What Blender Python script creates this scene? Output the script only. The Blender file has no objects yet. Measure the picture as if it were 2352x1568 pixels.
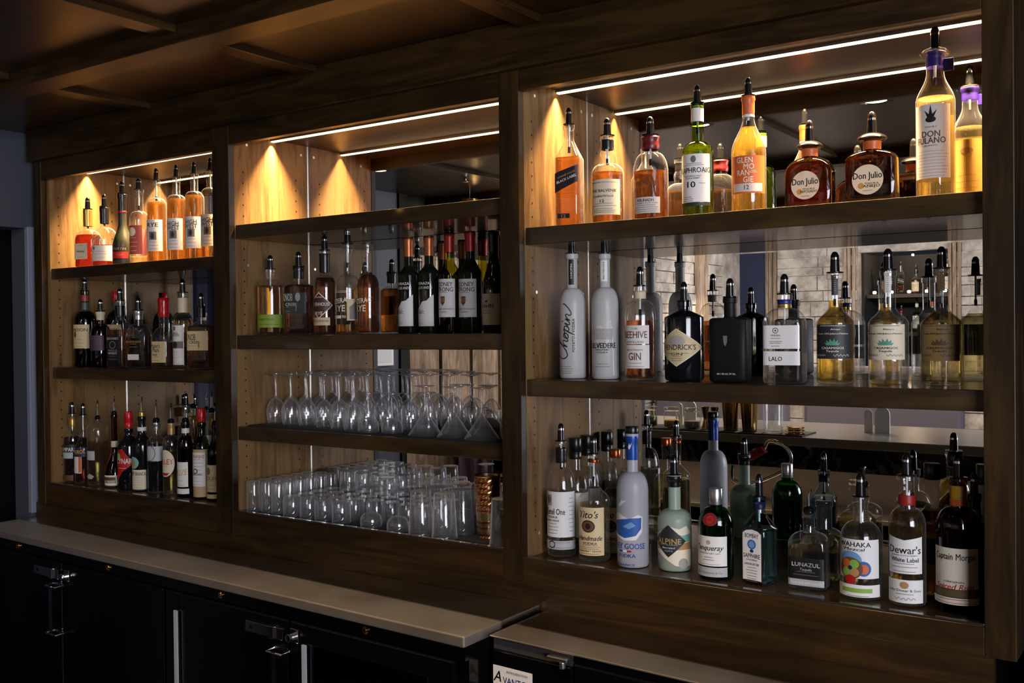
import bpy, bmesh, math, random
from mathutils import Vector, Matrix
random.seed(7)
SC = bpy.context.scene
COL = SC.collection
ZC = 1.56                       # camera height above the floor
PI = math.pi

# ------------------------------------------------------------------ camera
cam_data = bpy.data.cameras.new('camera'); cam = bpy.data.objects.new('camera', cam_data); COL.objects.link(cam)
cam_data.sensor_width = 36.0; cam_data.lens = 34.995; cam_data.clip_start = 0.05; cam_data.clip_end = 60
def cam_axes(yaw, pit, rol):
    y, p, r = (math.radians(a) for a in (yaw, pit, rol))
    F = Vector((-math.sin(y)*math.cos(p), math.cos(y)*math.cos(p), math.sin(p)))
    R = Vector((math.cos(y), math.sin(y), 0)); U = R.cross(F)
    return R*math.cos(r)+U*math.sin(r), U*math.cos(r)-R*math.sin(r), F
cr, cu, cf = cam_axes(34.6765, -0.6324, -0.6151)
M = Matrix((cr, cu, -cf)).transposed().to_4x4(); M.translation = Vector((0, -1.9, ZC)); cam.matrix_world = M
SC.camera = cam

# ------------------------------------------------------------------ exposure, world, sampling of light paths
vs = SC.view_settings; vs.view_transform = 'Standard'; vs.look = 'None'; vs.gamma = 1.0; vs.exposure = 0.5; vs.use_curve_mapping = False
W = bpy.data.worlds.new('world'); SC.world = W; W.use_nodes = True
W.node_tree.nodes['Background'].inputs[0].default_value = (0.5, 0.6, 0.8, 1); W.node_tree.nodes['Background'].inputs[1].default_value = 0.02
cy = SC.cycles
cy.max_bounces = 18; cy.diffuse_bounces = 3; cy.glossy_bounces = 6; cy.transmission_bounces = 14; cy.transparent_max_bounces = 40
cy.caustics_reflective = False; cy.caustics_refractive = False; cy.sample_clamp_indirect = 4.0; cy.blur_glossy = 0.5
cy.use_adaptive_sampling = True; cy.adaptive_threshold = 0.03

def add_light(name, kind, loc, energy, color, rot=None, target=None, **kw):
    d = bpy.data.lights.new(name, kind); d.energy = energy; d.color = color
    for k, v in kw.items(): setattr(d, k, v)
    o = bpy.data.objects.new(name, d); COL.objects.link(o); o.location = loc
    if target is not None: o.rotation_euler = (Vector(target)-Vector(loc)).to_track_quat('-Z', 'Y').to_euler()
    elif rot: o.rotation_euler = rot
    return o
WARM = (1.0, 0.65, 0.32)
BAYS = {'L': (-3.264, -2.364, .5346, -.511), 'M': (-2.304, -1.341, .544, -.517), 'R': (-1.291, -.311, .552, -.530)}   # x0, x1, header underside, deck
STRIP_Y = 0.165; SOFFIT = 0.583; MIRROR_Y = 0.312
STRIP_W = {'L': 24.0, 'M': 30.0, 'R': 27.0}
for k, (x0, x1, zh, zd) in BAYS.items():      # warm strip lamps under each soffit
    add_light('strip_lamp', 'AREA', ((x0+x1)/2, STRIP_Y, ZC+SOFFIT-.0105), STRIP_W[k], WARM, rot=(0, 0, 0), shape='RECTANGLE', size=x1-x0-.012, size_y=.008, spread=math.radians(84))
# daylight through the window in the right wall
add_light('window_daylight', 'AREA', (2.12, -2.0, 1.62), 112.0, (0.90, 0.89, 1.0), target=(-1.6, -.2, 1.35), shape='RECTANGLE', size=2.6, size_y=1.3)
DOWNLIGHTS = [(-2.94, -.72), (-2.05, -.86), (-1.42, -.68), (-.83, -.68), (-1.9, -3.2), (-2.7, -4.75), (-1.2, -4.75)]
for x, y in DOWNLIGHTS:
    add_light('downlight_lamp', 'SPOT', (x, y, ZC+.685), ((6.0 if x < -2.5 else 18.0 if x < -2 else 26.0) if y > -2 else 60.0), ((1.0, .70, .38) if y > -2 else (1.0, .82, .62)), rot=(0, 0, 0), spot_size=math.radians(72 if y > -2 else 120), spot_blend=.35, shadow_soft_size=.02)

# added fill lights without fixtures, brightening the mirrored walls (facing away from the mirrors)
add_light('added_wall_fill', 'AREA', (-1.6, -4.5, ZC+.55), 27.0, (1.0, .95, .92), target=(-1.6, -6.0, ZC+.1), shape='RECTANGLE', size=3.0, size_y=.1)
add_light('added_wall_fill', 'AREA', (-2.3, -4.1, ZC+.55), 13.0, (1.0, .95, .92), target=(-3.4, -4.1, ZC+.1), shape='RECTANGLE', size=2.2, size_y=.1)
add_light('added_wall_fill', 'AREA', (-2.5, -1.95, ZC+.60), 7.0, (1.0, .84, .66), target=(-3.4, -1.95, ZC-.1), shape='RECTANGLE', size=1.0, size_y=.06)
# ------------------------------------------------------------------ materials
def nt(name):
    m = bpy.data.materials.new(name); m.use_nodes = True; t = m.node_tree; t.nodes.clear()
    o = t.nodes.new('ShaderNodeOutputMaterial'); return m, t, o
def N(t, kind, **kw):
    n = t.nodes.new(kind)
    for k, v in kw.items():
        if k in n.inputs: n.inputs[k].default_value = v
        else: setattr(n, k, v)
    return n
def C4(c): return (c[0], c[1], c[2], 1)
def hexc(h):
    v = [int(h[i:i+2], 16)/255 for i in (0, 2, 4)]
    return tuple(x/12.92 if x <= .04045 else ((x+.055)/1.055)**2.4 for x in v)
def pbr(name, col, rough=.5, metal=0., spec=.5, coat=0., bump=0., bscale=200., emit=None, es=0.):
    m, t, o = nt(name); p = N(t, 'ShaderNodeBsdfPrincipled'); t.links.new(p.outputs[0], o.inputs[0])
    p.inputs['Base Color'].default_value = C4(col); p.inputs['Roughness'].default_value = rough; p.inputs['Metallic'].default_value = metal
    p.inputs['Specular IOR Level'].default_value = spec; p.inputs['Coat Weight'].default_value = coat
    if emit: p.inputs['Emission Color'].default_value = C4(emit); p.inputs['Emission Strength'].default_value = es
    if bump:
        n = N(t, 'ShaderNodeTexNoise', Scale=bscale); b = N(t, 'ShaderNodeBump', Strength=bump, Distance=.002)
        t.links.new(n.outputs[0], b.inputs['Height']); t.links.new(b.outputs[0], p.inputs['Normal'])
    return m
def ramp(t, fac, stops):
    r = N(t, 'ShaderNodeValToRGB'); e = r.color_ramp.elements
    while len(e) < len(stops): e.new(.5)
    for el, (p, c) in zip(e, stops): el.position = p; el.color = C4(c)
    t.links.new(fac, r.inputs[0]); return r
def wood(name, dark, mid, light, axis='z', rough=.38, plank=0., coat=0., g=1., spec=.3, cr=.25):
    m, t, o = nt(name); p = N(t, 'ShaderNodeBsdfPrincipled'); t.links.new(p.outputs[0], o.inputs[0])
    tc = N(t, 'ShaderNodeTexCoord'); mp = N(t, 'ShaderNodeMapping')
    s = {'x': (1.1*g, 9*g, 9*g), 'y': (9*g, 1.1*g, 9*g), 'z': (9*g, 9*g, 1.1*g)}[axis]
    mp.inputs['Scale'].default_value = s; t.links.new(tc.outputs['Object'], mp.inputs[0])
    n1 = N(t, 'ShaderNodeTexNoise', Scale=2.2, Detail=5., Roughness=.6, Distortion=1.4); t.links.new(mp.outputs[0], n1.inputs['Vector'])
    mp2 = N(t, 'ShaderNodeMapping'); mp2.inputs['Scale'].default_value = tuple(v*4 for v in s); t.links.new(tc.outputs['Object'], mp2.inputs[0])
    n2 = N(t, 'ShaderNodeTexNoise', Scale=3., Detail=4., Roughness=.7); t.links.new(mp2.outputs[0], n2.inputs['Vector'])
    n3 = N(t, 'ShaderNodeTexNoise', Scale=1.7, Detail=2.); t.links.new(tc.outputs['Object'], n3.inputs['Vector'])
    a = N(t, 'ShaderNodeMath', operation='MULTIPLY_ADD'); a.inputs[1].default_value = .35; t.links.new(n2.outputs[0], a.inputs[0]); t.links.new(n1.outputs[0], a.inputs[2])
    b = N(t, 'ShaderNodeMath', operation='MULTIPLY_ADD'); b.inputs[1].default_value = .35; t.links.new(n3.outputs[0], b.inputs[0]); t.links.new(a.outputs[0], b.inputs[2])
    f = b.outputs[0]
    if plank:
        sx = N(t, 'ShaderNodeSeparateXYZ'); t.links.new(tc.outputs['Object'], sx.inputs[0])
        d = N(t, 'ShaderNodeMath', operation='DIVIDE'); d.inputs[1].default_value = plank; t.links.new(sx.outputs[1 if axis == 'z' else 2], d.inputs[0])
        fl = N(t, 'ShaderNodeMath', operation='FLOOR'); t.links.new(d.outputs[0], fl.inputs[0])
        wn = N(t, 'ShaderNodeTexWhiteNoise', noise_dimensions='1D'); t.links.new(fl.outputs[0], wn.inputs['W'])
        c = N(t, 'ShaderNodeMath', operation='MULTIPLY_ADD'); c.inputs[1].default_value = .16; t.links.new(wn.outputs[0], c.inputs[0]); t.links.new(f, c.inputs[2]); f = c.outputs[0]
    r = ramp(t, f, [(.55, dark), (.8, mid), (1.08 if False else 1., light)]); t.links.new(r.outputs[0], p.inputs['Base Color'])
    p.inputs['Roughness'].default_value = rough; p.inputs['Coat Weight'].default_value = coat; p.inputs['Coat Roughness'].default_value = cr; p.inputs['Specular IOR Level'].default_value = spec
    bp = N(t, 'ShaderNodeBump', Strength=.12, Distance=.002); t.links.new(n2.outputs[0], bp.inputs['Height']); t.links.new(bp.outputs[0], p.inputs['Normal'])
    return m
def brushed(name, col, rough, axis='x', streak=.12):
    m, t, o = nt(name); p = N(t, 'ShaderNodeBsdfPrincipled'); t.links.new(p.outputs[0], o.inputs[0])
    tc = N(t, 'ShaderNodeTexCoord'); mp = N(t, 'ShaderNodeMapping')
    mp.inputs['Scale'].default_value = (2, 260, 260) if axis == 'x' else (260, 260, 2)
    t.links.new(tc.outputs['Object'], mp.inputs[0]); n = N(t, 'ShaderNodeTexNoise', Scale=1.5, Detail=3.); t.links.new(mp.outputs[0], n.inputs['Vector'])
    n2 = N(t, 'ShaderNodeTexNoise', Scale=9., Detail=5., Roughness=.65); t.links.new(tc.outputs['Object'], n2.inputs['Vector'])
    mx = N(t, 'ShaderNodeMath', operation='MULTIPLY_ADD'); mx.inputs[1].default_value = streak; mx.inputs[2].default_value = rough-streak/2; t.links.new(n2.outputs[0], mx.inputs[0])
    t.links.new(mx.outputs[0], p.inputs['Roughness']); p.inputs['Metallic'].default_value = 1.; p.inputs['Base Color'].default_value = C4(col)
    b = N(t, 'ShaderNodeBump', Strength=.06, Distance=.001); t.links.new(n.outputs[0], b.inputs['Height']); t.links.new(b.outputs[0], p.inputs['Normal'])
    return m
def banded_steel(name, col, yb, r_front, r_back):  # rougher front strip stands in for a band of light along the worktop
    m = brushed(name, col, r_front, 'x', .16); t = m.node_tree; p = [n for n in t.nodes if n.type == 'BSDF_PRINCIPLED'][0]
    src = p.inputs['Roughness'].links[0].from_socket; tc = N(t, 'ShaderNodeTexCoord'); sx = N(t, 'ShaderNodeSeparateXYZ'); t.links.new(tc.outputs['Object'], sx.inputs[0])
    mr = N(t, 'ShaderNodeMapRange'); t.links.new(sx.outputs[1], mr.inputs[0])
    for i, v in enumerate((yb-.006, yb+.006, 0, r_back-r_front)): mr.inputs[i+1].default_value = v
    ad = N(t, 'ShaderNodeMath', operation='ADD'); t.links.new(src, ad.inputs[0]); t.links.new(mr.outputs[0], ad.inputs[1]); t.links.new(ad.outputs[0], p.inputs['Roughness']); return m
def emis(name, col, s):
    m, t, o = nt(name); e = N(t, 'ShaderNodeEmission', Strength=s); e.inputs[0].default_value = C4(col); t.links.new(e.outputs[0], o.inputs[0]); return m
def thin_glass(name, centre, edge, refl=1.0, rough=.02, base=.045):
    """clear glass wall: light passes straight, darker through the long path near its outline, Fresnel gloss on top"""
    m, t, o = nt(name)
    lw = N(t, 'ShaderNodeLayerWeight', Blend=.5); r = ramp(t, lw.outputs['Facing'], [(.35, centre), (.93, edge)])
    tr = N(t, 'ShaderNodeBsdfTransparent'); t.links.new(r.outputs[0], tr.inputs[0])
    gl = N(t, 'ShaderNodeBsdfGlossy', Roughness=rough); gl.inputs[0].default_value = (refl, refl, refl, 1)
    pw = N(t, 'ShaderNodeMath', operation='POWER'); pw.inputs[1].default_value = 4.5; t.links.new(lw.outputs['Facing'], pw.inputs[0])
    fr = N(t, 'ShaderNodeMath', operation='MULTIPLY_ADD'); fr.inputs[1].default_value = .85; fr.inputs[2].default_value = base; t.links.new(pw.outputs[0], fr.inputs[0]); mx = N(t, 'ShaderNodeMixShader')
    t.links.new(fr.outputs[0], mx.inputs[0]); t.links.new(tr.outputs[0], mx.inputs[1]); t.links.new(gl.outputs[0], mx.inputs[2]); t.links.new(mx.outputs[0], o.inputs[0]); return m
def liquid(name, col, glow=.022, tr=.42):
    """spirit in a bottle: refracting body with its own colour, a little light scattered in it"""
    m, t, o = nt(name)
    re = N(t, 'ShaderNodeBsdfGlass', IOR=1.33, Roughness=0.); re.inputs[0].default_value = C4([c**.5 for c in col])
    ts = N(t, 'ShaderNodeBsdfTransparent'); ts.inputs[0].default_value = C4([c**.6 for c in col])
    tl = N(t, 'ShaderNodeBsdfTranslucent'); tl.inputs[0].default_value = C4(col)
    a = N(t, 'ShaderNodeMixShader', Fac=tr); t.links.new(re.outputs[0], a.inputs[1]); t.links.new(ts.outputs[0], a.inputs[2])
    b = N(t, 'ShaderNodeMixShader', Fac=glow); t.links.new(a.outputs[0], b.inputs[1]); t.links.new(tl.outputs[0], b.inputs[2])
    t.links.new(b.outputs[0], o.inputs[0]); return m
def edge_light(m, f, edge, col=(.95, .96, .98)):  # diffuse white, stronger at the outline, stands in for light gathered in glass edges
    t = m.node_tree; o = [n for n in t.nodes if n.type == 'OUTPUT_MATERIAL'][0]; src = o.inputs[0].links[0].from_socket
    d = N(t, 'ShaderNodeBsdfDiffuse'); d.inputs[0].default_value = C4(col); x = N(t, 'ShaderNodeMixShader', Fac=f)
    lw = N(t, 'ShaderNodeLayerWeight', Blend=.5); pw = N(t, 'ShaderNodeMath', operation='POWER'); pw.inputs[1].default_value = 5.; t.links.new(lw.outputs['Facing'], pw.inputs[0])
    ma = N(t, 'ShaderNodeMath', operation='MULTIPLY_ADD'); ma.inputs[1].default_value = edge; ma.inputs[2].default_value = f; t.links.new(pw.outputs[0], ma.inputs[0]); t.links.new(ma.outputs[0], x.inputs[0])
    t.links.new(src, x.inputs[1]); t.links.new(d.outputs[0], x.inputs[2]); t.links.new(x.outputs[0], o.inputs[0]); return m
def frosted(name, col, tr=.1):
    m, t, o = nt(name)
    d = N(t, 'ShaderNodeBsdfDiffuse'); d.inputs[0].default_value = C4(col); tl = N(t, 'ShaderNodeBsdfTranslucent'); tl.inputs[0].default_value = C4(col)
    a = N(t, 'ShaderNodeMixShader', Fac=.45); t.links.new(d.outputs[0], a.inputs[1]); t.links.new(tl.outputs[0], a.inputs[2])
    ts = N(t, 'ShaderNodeBsdfTransparent'); ts.inputs[0].default_value = C4([.9*c for c in col])
    b = N(t, 'ShaderNodeMixShader', Fac=tr); t.links.new(a.outputs[0], b.inputs[1]); t.links.new(ts.outputs[0], b.inputs[2])
    g = N(t, 'ShaderNodeBsdfGlossy', Roughness=.35); fr = N(t, 'ShaderNodeFresnel', IOR=1.4)
    c = N(t, 'ShaderNodeMixShader'); t.links.new(fr.outputs[0], c.inputs[0]); t.links.new(b.outputs[0], c.inputs[1]); t.links.new(g.outputs[0], c.inputs[2]); t.links.new(c.outputs[0], o.inputs[0]); return m

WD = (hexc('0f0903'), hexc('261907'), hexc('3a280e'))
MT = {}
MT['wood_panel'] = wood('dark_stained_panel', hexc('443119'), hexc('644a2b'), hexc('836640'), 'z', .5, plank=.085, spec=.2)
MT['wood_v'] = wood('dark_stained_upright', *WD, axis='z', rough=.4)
MT['wood_h'] = wood('dark_stained_board', *WD, axis='x', rough=.4)
MT['wood_shelf'] = wood('varnished_shelf', hexc('160e04'), hexc('2e1f0b'), hexc('423014'), 'x', .4, coat=.45, cr=.06)
MT['wood_ceiling'] = wood('ceiling_plywood', hexc('170f04'), hexc('2d1d09'), hexc('402c10'), 'y', .32, coat=.15)
MT['wood_grey'] = wood('weathered_planks', hexc('4a3a2c'), hexc('7c6a58'), hexc('a08c78'), 'z', .7, coat=0.)
MT['hole'] = pbr('pin_hole', (.004, .003, .002), .9)
MT['screwcap'] = pbr('screw_cap', (.75, .72, .68), .3, metal=.6)
MT['mirror'] = pbr('mirror_silver', (.88, .88, .87), 0.0, metal=1.)
MT['mirror_edge'] = pbr('mirror_edge', (.42, .40, .36), .4, metal=1.)
MT['alu'] = brushed('aluminium', (.62, .62, .63), .3)
MT['steel_top'] = banded_steel('brushed_steel_top', (.60, .55, .49), .135, .50, .24)
MT['steel_top_smooth'] = banded_steel('smooth_steel_top', (.60, .54, .46), .095, .42, .16)
MT['chrome'] = pbr('chrome', (.72, .72, .74), .14, metal=1.)
MT['brass'] = pbr('polished_brass', (.62, .40, .14), .18, metal=1.)
MT['copper'] = pbr('copper_metal', (.55, .24, .10), .25, metal=1.)
MT['black'] = pbr('black_plastic', (.005, .005, .006), .22, spec=.3)
MT['black_gloss'] = pbr('black_enamel', (.0025, .0025, .003), .16, spec=.28)
MT['black_matt'] = pbr('black_rubber', (.012, .012, .012), .75)
MT['navy_cloth'] = pbr('navy_curtain', (.010, .016, .045), .8, bump=.2, bscale=60)
MT['blue_wall'] = pbr('blue_grey_paint', (.055, .063, .088), .75, bump=.05, bscale=300)
MT['dark_wall'] = pbr('dark_paint', (.010, .010, .012), .8)
MT['grey_cloth'] = pbr('grey_upholstery', (.16, .14, .17), .85, bump=.2, bscale=90)
MT['lilac_cloth'] = pbr('lilac_cloth', (.34, .28, .46), .85, bump=.2, bscale=120)
MT['white_pl'] = pbr('white_plastic', (.8, .82, .82), .4)
MT['floor'] = pbr('dark_floor_tile', (.05, .04, .035), .5, bump=.1, bscale=8)
MT['strip'] = emis('strip_diffuser', (1.0, .72, .38), 4.2)
MT['bulb'] = emis('downlight_bulb', (1.0, .72, .40), 7.)
MT['sky_pane'] = emis('sky_in_window', (.72, .82, 1.0), 2.2)
MT['warm_pane'] = emis('warm_lamp_glass', (1.0, .72, .42), 9.)
MT['night_glass'] = thin_glass('cooler_glass', (.55, .55, .55), (.3, .3, .3))

# ------------------------------------------------------------------ mesh helpers
class MB:
    def __init__(s): s.v = []; s.f = []; s.m = []
    def add(s, vs, fs, m=0):
        o = len(s.v); s.v += [tuple(v) for v in vs]; s.f += [tuple(i+o for i in f) for f in fs]; s.m += [m]*len(fs); return s
    def box(s, x0, x1, y0, y1, z0, z1, m=0):
        return s.add([(x0,y0,z0),(x1,y0,z0),(x1,y1,z0),(x0,y1,z0),(x0,y0,z1),(x1,y0,z1),(x1,y1,z1),(x0,y1,z1)],
                     [(0,3,2,1),(4,5,6,7),(0,1,5,4),(1,2,6,5),(2,3,7,6),(3,0,4,7)], m)
    def lathe(s, prof, n=24, m=0, c=(0,0,0), cap0=True, cap1=True, axis='z'):
        vs, fs = [], []
        def P(r, z, a):
            x, y = r*math.cos(a), r*math.sin(a)
            return {'z': (c[0]+x, c[1]+y, c[2]+z), 'y': (c[0]+x, c[1]+z, c[2]-y), 'x': (c[0]+z, c[1]+x, c[2]+y)}[axis]
        for r, z in prof: vs += [P(max(r, 1e-5), z, 2*PI*i/n) for i in range(n)]
        for k in range(len(prof)-1):
            for i in range(n):
                j = (i+1) % n; fs.append((k*n+i, k*n+j, (k+1)*n+j, (k+1)*n+i))
        if cap0: fs.append(tuple(range(n))[::-1])
        if cap1: fs.append(tuple((len(prof)-1)*n+i for i in range(n)))
        return s.add(vs, fs, m)
    def disc(s, c, r, axis, n=10, m=0):
        vs = []
        for i in range(n):
            a = 2*PI*i/n; x, y = r*math.cos(a), r*math.sin(a)
            vs.append({'x': (c[0], c[1]+x, c[2]+y), 'y': (c[0]+x, c[1], c[2]-y), 'z': (c[0]+x, c[1]+y, c[2])}[axis])
        return s.add(vs, [tuple(range(n))], m)
    def tube(s, pts, r, n=8, m=0):
        pts = [Vector(p) for p in pts]; vs, fs = [], []; up = None
        for i, p in enumerate(pts):
            d = (pts[min(i+1, len(pts)-1)]-pts[max(i-1, 0)]).normalized()
            if up is None: up = d.orthogonal().normalized()
            up = (up-d*up.dot(d)).normalized(); w = d.cross(up)
            rr = r[i] if isinstance(r, (list, tuple)) else r
            vs += [tuple(p+(up*math.cos(2*PI*k/n)+w*math.sin(2*PI*k/n))*rr) for k in range(n)]
        for i in range(len(pts)-1):
            for k in range(n):
                j = (k+1) % n; fs.append((i*n+k, i*n+j, (i+1)*n+j, (i+1)*n+k))
        fs.append(tuple(range(n))[::-1]); fs.append(tuple((len(pts)-1)*n+k for k in range(n)))
        return s.add(vs, fs, m)
    def prism(s, poly, y0, y1, m=0, axis='y'):
        """poly of (a, b); extruded along an axis"""
        n = len(poly)
        def P(a, b, t): return {'y': (a, t, b), 'x': (t, a, b), 'z': (a, b, t)}[axis]
        vs = [P(a, b, y0) for a, b in poly]+[P(a, b, y1) for a, b in poly]
        fs = [tuple(range(n)), tuple(range(2*n-1, n-1, -1))]+[(i, n+i, n+(i+1) % n, (i+1) % n) for i in range(n)]
        return s.add(vs, fs, m)
    def build(s, name, mats, parent=None, smooth=False, bevel=0., loc=None, fix=True):
        me = bpy.data.meshes.new(name); me.from_pydata(s.v, [], s.f)
        mats = mats if isinstance(mats, (list, tuple)) else [mats]
        for m in mats: me.materials.append(MT[m] if isinstance(m, str) else m)
        me.polygons.foreach_set('material_index', s.m)
        if fix:
            bm = bmesh.new(); bm.from_mesh(me); bmesh.ops.recalc_face_normals(bm, faces=bm.faces); bm.to_mesh(me); bm.free()
        if smooth:
            me.polygons.foreach_set('use_smooth', [True]*len(me.polygons))
            try: me.set_sharp_from_angle(angle=math.radians(38))
            except Exception: pass
        me.update()
        o = bpy.data.objects.new(name, me); COL.objects.link(o)
        if parent: o.parent = parent
        if loc: o.location = loc
        if bevel:
            b = o.modifiers.new('bevel', 'BEVEL'); b.width = bevel; b.segments = 2; b.limit_method = 'ANGLE'
        return o
def tag(o, label, cat, group=None, kind=None):
    o['label'] = label; o['category'] = cat
    if group: o['group'] = group
    if kind: o['kind'] = kind
    return o
def thing(name, label, cat, loc=(0, 0, 0), rz=0., group=None):
    o = bpy.data.objects.new(name, None); o.empty_display_size = .05; COL.objects.link(o)
    o.location = loc; o.rotation_euler = (0, 0, rz); return tag(o, label, cat, group)
def struct(o): o['kind'] = 'structure'; return o
def clone(o, loc, rz=None, label=None, group=None):
    r = o.copy(); COL.objects.link(r); r.location = loc
    if rz is not None: r.rotation_euler = (0, 0, rz)
    if label: r['label'] = label
    if group: r['group'] = group
    for ch in o.children:
        c = ch.copy(); COL.objects.link(c); c.parent = r
        for g in ch.children:
            d = g.copy(); COL.objects.link(d); d.parent = c
    return r
def zz(z): return ZC+z
# ------------------------------------------------------------------ room shell
RX = 2.2; FY = -6.0; CEIL = .705
struct(MB().box(-3.5, RX+.1, FY-.7, .6, -.06, 0).build('floor', 'floor'))
c = struct(MB().box(-3.6, RX+.1, FY-.7, .6, zz(CEIL), zz(CEIL)+.06).build('ceiling', 'wood_ceiling'))
for y in (-.415, -1.62, -2.85, -4.1, -5.3): MB().box(-3.38, RX, y-.042, y+.042, zz(.664), zz(CEIL)+.002).build('beam', 'wood_h', c, bevel=.002)
for i in range(8):
    x = -2.66+.71*i
    for ya, yb in ((-.372, .0), (-1.577, -.458), (-2.807, -1.663), (-4.057, -2.893), (-5.257, -4.143)):
        MB().box(x-.03, x+.03, ya, yb, zz(.688), zz(CEIL)+.001).build('batten', 'wood_ceiling', c, bevel=.0015)
# back wall behind the cabinet, and the dark return to its right
struct(MB().box(-3.5, -.2, .36, .45, 0, zz(CEIL)).build('wall_back', 'dark_wall'))
struct(MB().box(-.2, RX+.1, .12, .2, 0, zz(CEIL)).build('wall_back_right', 'dark_wall'))
# left wall with a curtained doorway, painted part, plank part, brick part
wl = MB(); XL = -3.37
wl.box(XL-.1, XL, -.0, .36, 0, zz(CEIL)); wl.box(XL-.1, XL, -.85, -.0, zz(.375), zz(CEIL)); wl.box(XL-.1, XL, -1.36, -.85, 0, zz(CEIL))
struct(wl.build('wall_left', 'blue_wall'))
MB().box(XL-.01, XL+.012, -.004, .03, zz(-.62), zz(.38)).build('trim_1', pbr('pale_blue_trim', (.22, .25, .33), .5), bevel=.002)['kind'] = 'structure'
pl = MB(); y = -1.39
while y > -2.55:
    pl.box(XL-.02, XL+.012, y-.25, y-.006, zz(-.46), zz(.4)); y -= .272
pl.box(XL-.03, XL-.02, -2.6, -1.3, 0, zz(CEIL), 1); pl.box(XL-.02, XL+.02, -2.6, -1.36, zz(-.9), zz(-.46)); pl.box(XL-.02, XL+.014, -1.40, -1.33, 0, zz(CEIL), 1)
struct(pl.build('wall_left_planks', ['wood_grey', 'hole']))
def stone_wall():
    m, t, o = nt('whitewashed_stone'); p = N(t, 'ShaderNodeBsdfPrincipled', Roughness=.85); t.links.new(p.outputs[0], o.inputs[0])
    tc = N(t, 'ShaderNodeTexCoord'); n = N(t, 'ShaderNodeTexNoise', Scale=7., Detail=6., Roughness=.65); t.links.new(tc.outputs['Object'], n.inputs[0])
    r = ramp(t, n.outputs[0], [(.3, hexc('6e6258')), (.52, hexc('a39a90')), (.75, hexc('c8c0b6'))]); t.links.new(r.outputs[0], p.inputs['Base Color'])
    b = N(t, 'ShaderNodeBump', Strength=.5, Distance=.01); t.links.new(n.outputs[0], b.inputs['Height']); t.links.new(b.outputs[0], p.inputs['Normal']); return m
MT['stone'] = stone_wall()
rs = random.Random(3)
def stone_rows(mb, u0, u1, z0, z1, put):
    z = z0
    while z < z1-.01:
        h = min(rs.choice((.07, .09, .11, .13)), z1-z); u = u0
        while u < u1-.01:
            w = min(rs.uniform(.18, .5), u1-u); d = rs.uniform(.008, .035)
            put(u+.004, u+w-.004, z+.004, z+h-.004, d); u += w
        z += h
sl = MB(); sl.box(XL-.12, XL-.02, FY, -2.6, 0, zz(CEIL), 0)
stone_rows(sl, -5.55, -2.6, zz(-1.2), zz(CEIL), lambda a, b, z0, z1, d: sl.box(XL-.03, XL-.02+d, a, b, z0, z1, 0))
struct(sl.build('wall_left_stone', 'stone'))
wf = MB(); wf.box(-3.5, -2.36, FY-.1, FY, 0, zz(CEIL)); wf.box(-1.62, RX+.1, FY-.1, FY, 0, zz(CEIL)); wf.box(-2.36, -1.62, FY-.1, FY, zz(.62), zz(CEIL)); wf.box(-2.36, -1.62, FY-.1, FY, 0, zz(-.7))
for a, b in ((-3.05, -2.36), (-1.62, 1.2)):
    stone_rows(wf, a, b, zz(-1.2), zz(CEIL), lambda a, b, z0, z1, d: wf.box(a, b, FY-.01, FY+d, z0, z1, 0))
struct(wf.build('wall_far', 'stone'))
dr = MB(); dr.box(-3.49, -3.14, FY-.02, FY+.03, 0, zz(.66)); struct(dr.build('door_1', 'navy_cloth'))
tr = MB()
for x in (-3.1, -2.42, -1.60): 
    for k in range(3): tr.box(x-.05+.035*k, x-.022+.035*k, FY, FY+.045+.008*(k % 2), 0, zz(.66))
for k in range(3): tr.box(XL, XL+.05, -5.0-.06*k, -4.955-.06*k, 0, zz(.66))
struct(tr.build('trim_2', 'wood_grey', bevel=.003))
# right wall with the window that lights the bar
wr = MB(); WY0, WY1, WZ0, WZ1 = -4.1, -1.3, .95, 2.2
wr.box(RX, RX+.1, FY-.1, WY0, 0, zz(CEIL)); wr.box(RX, RX+.1, WY1, .12, 0, zz(CEIL)); wr.box(RX, RX+.1, WY0, WY1, 0, WZ0); wr.box(RX, RX+.1, WY0, WY1, WZ1, zz(CEIL))
struct(wr.build('wall_right', 'blue_wall'))
wn = struct(MB().box(RX+.05, RX+.06, WY0, WY1, WZ0, WZ1).build('window_1', 'sky_pane'))
fr = MB()
for k in range(5):
    y = WY0+(WY1-WY0)*k/4; fr.box(RX-.01, RX+.05, y-.03, y+.03, WZ0, WZ1)
for z in (WZ0, (WZ0+WZ1)/2, WZ1): fr.box(RX-.01, RX+.05, WY0, WY1, z-.03, z+.03)
fr.build('window_frame', 'black_matt', wn)
# navy curtain in the doorway
cv = MB(); pts = []
for i in range(61):
    t = i/60; pts.append((XL-.15+.022*math.sin(t*34)+.01*math.sin(t*71), -.84+.80*t))
vs_ = [(x, y, .02) for x, y in pts]+[(x, y, zz(.37)) for x, y in pts]; n_ = len(pts)
cv.add(vs_, [(i, i+1, n_+i+1, n_+i) for i in range(n_-1)])
o = cv.build('curtain', 'navy_cloth', smooth=True, fix=False); o.modifiers.new('thick', 'SOLIDIFY').thickness = .004
tag(o, 'navy blue curtain hanging in the doorway at the far left', 'curtain')
struct(MB().box(XL-.62, XL-.6, -1.0, .3, 0, zz(CEIL)).build('wall_beyond', 'dark_wall'))

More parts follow.
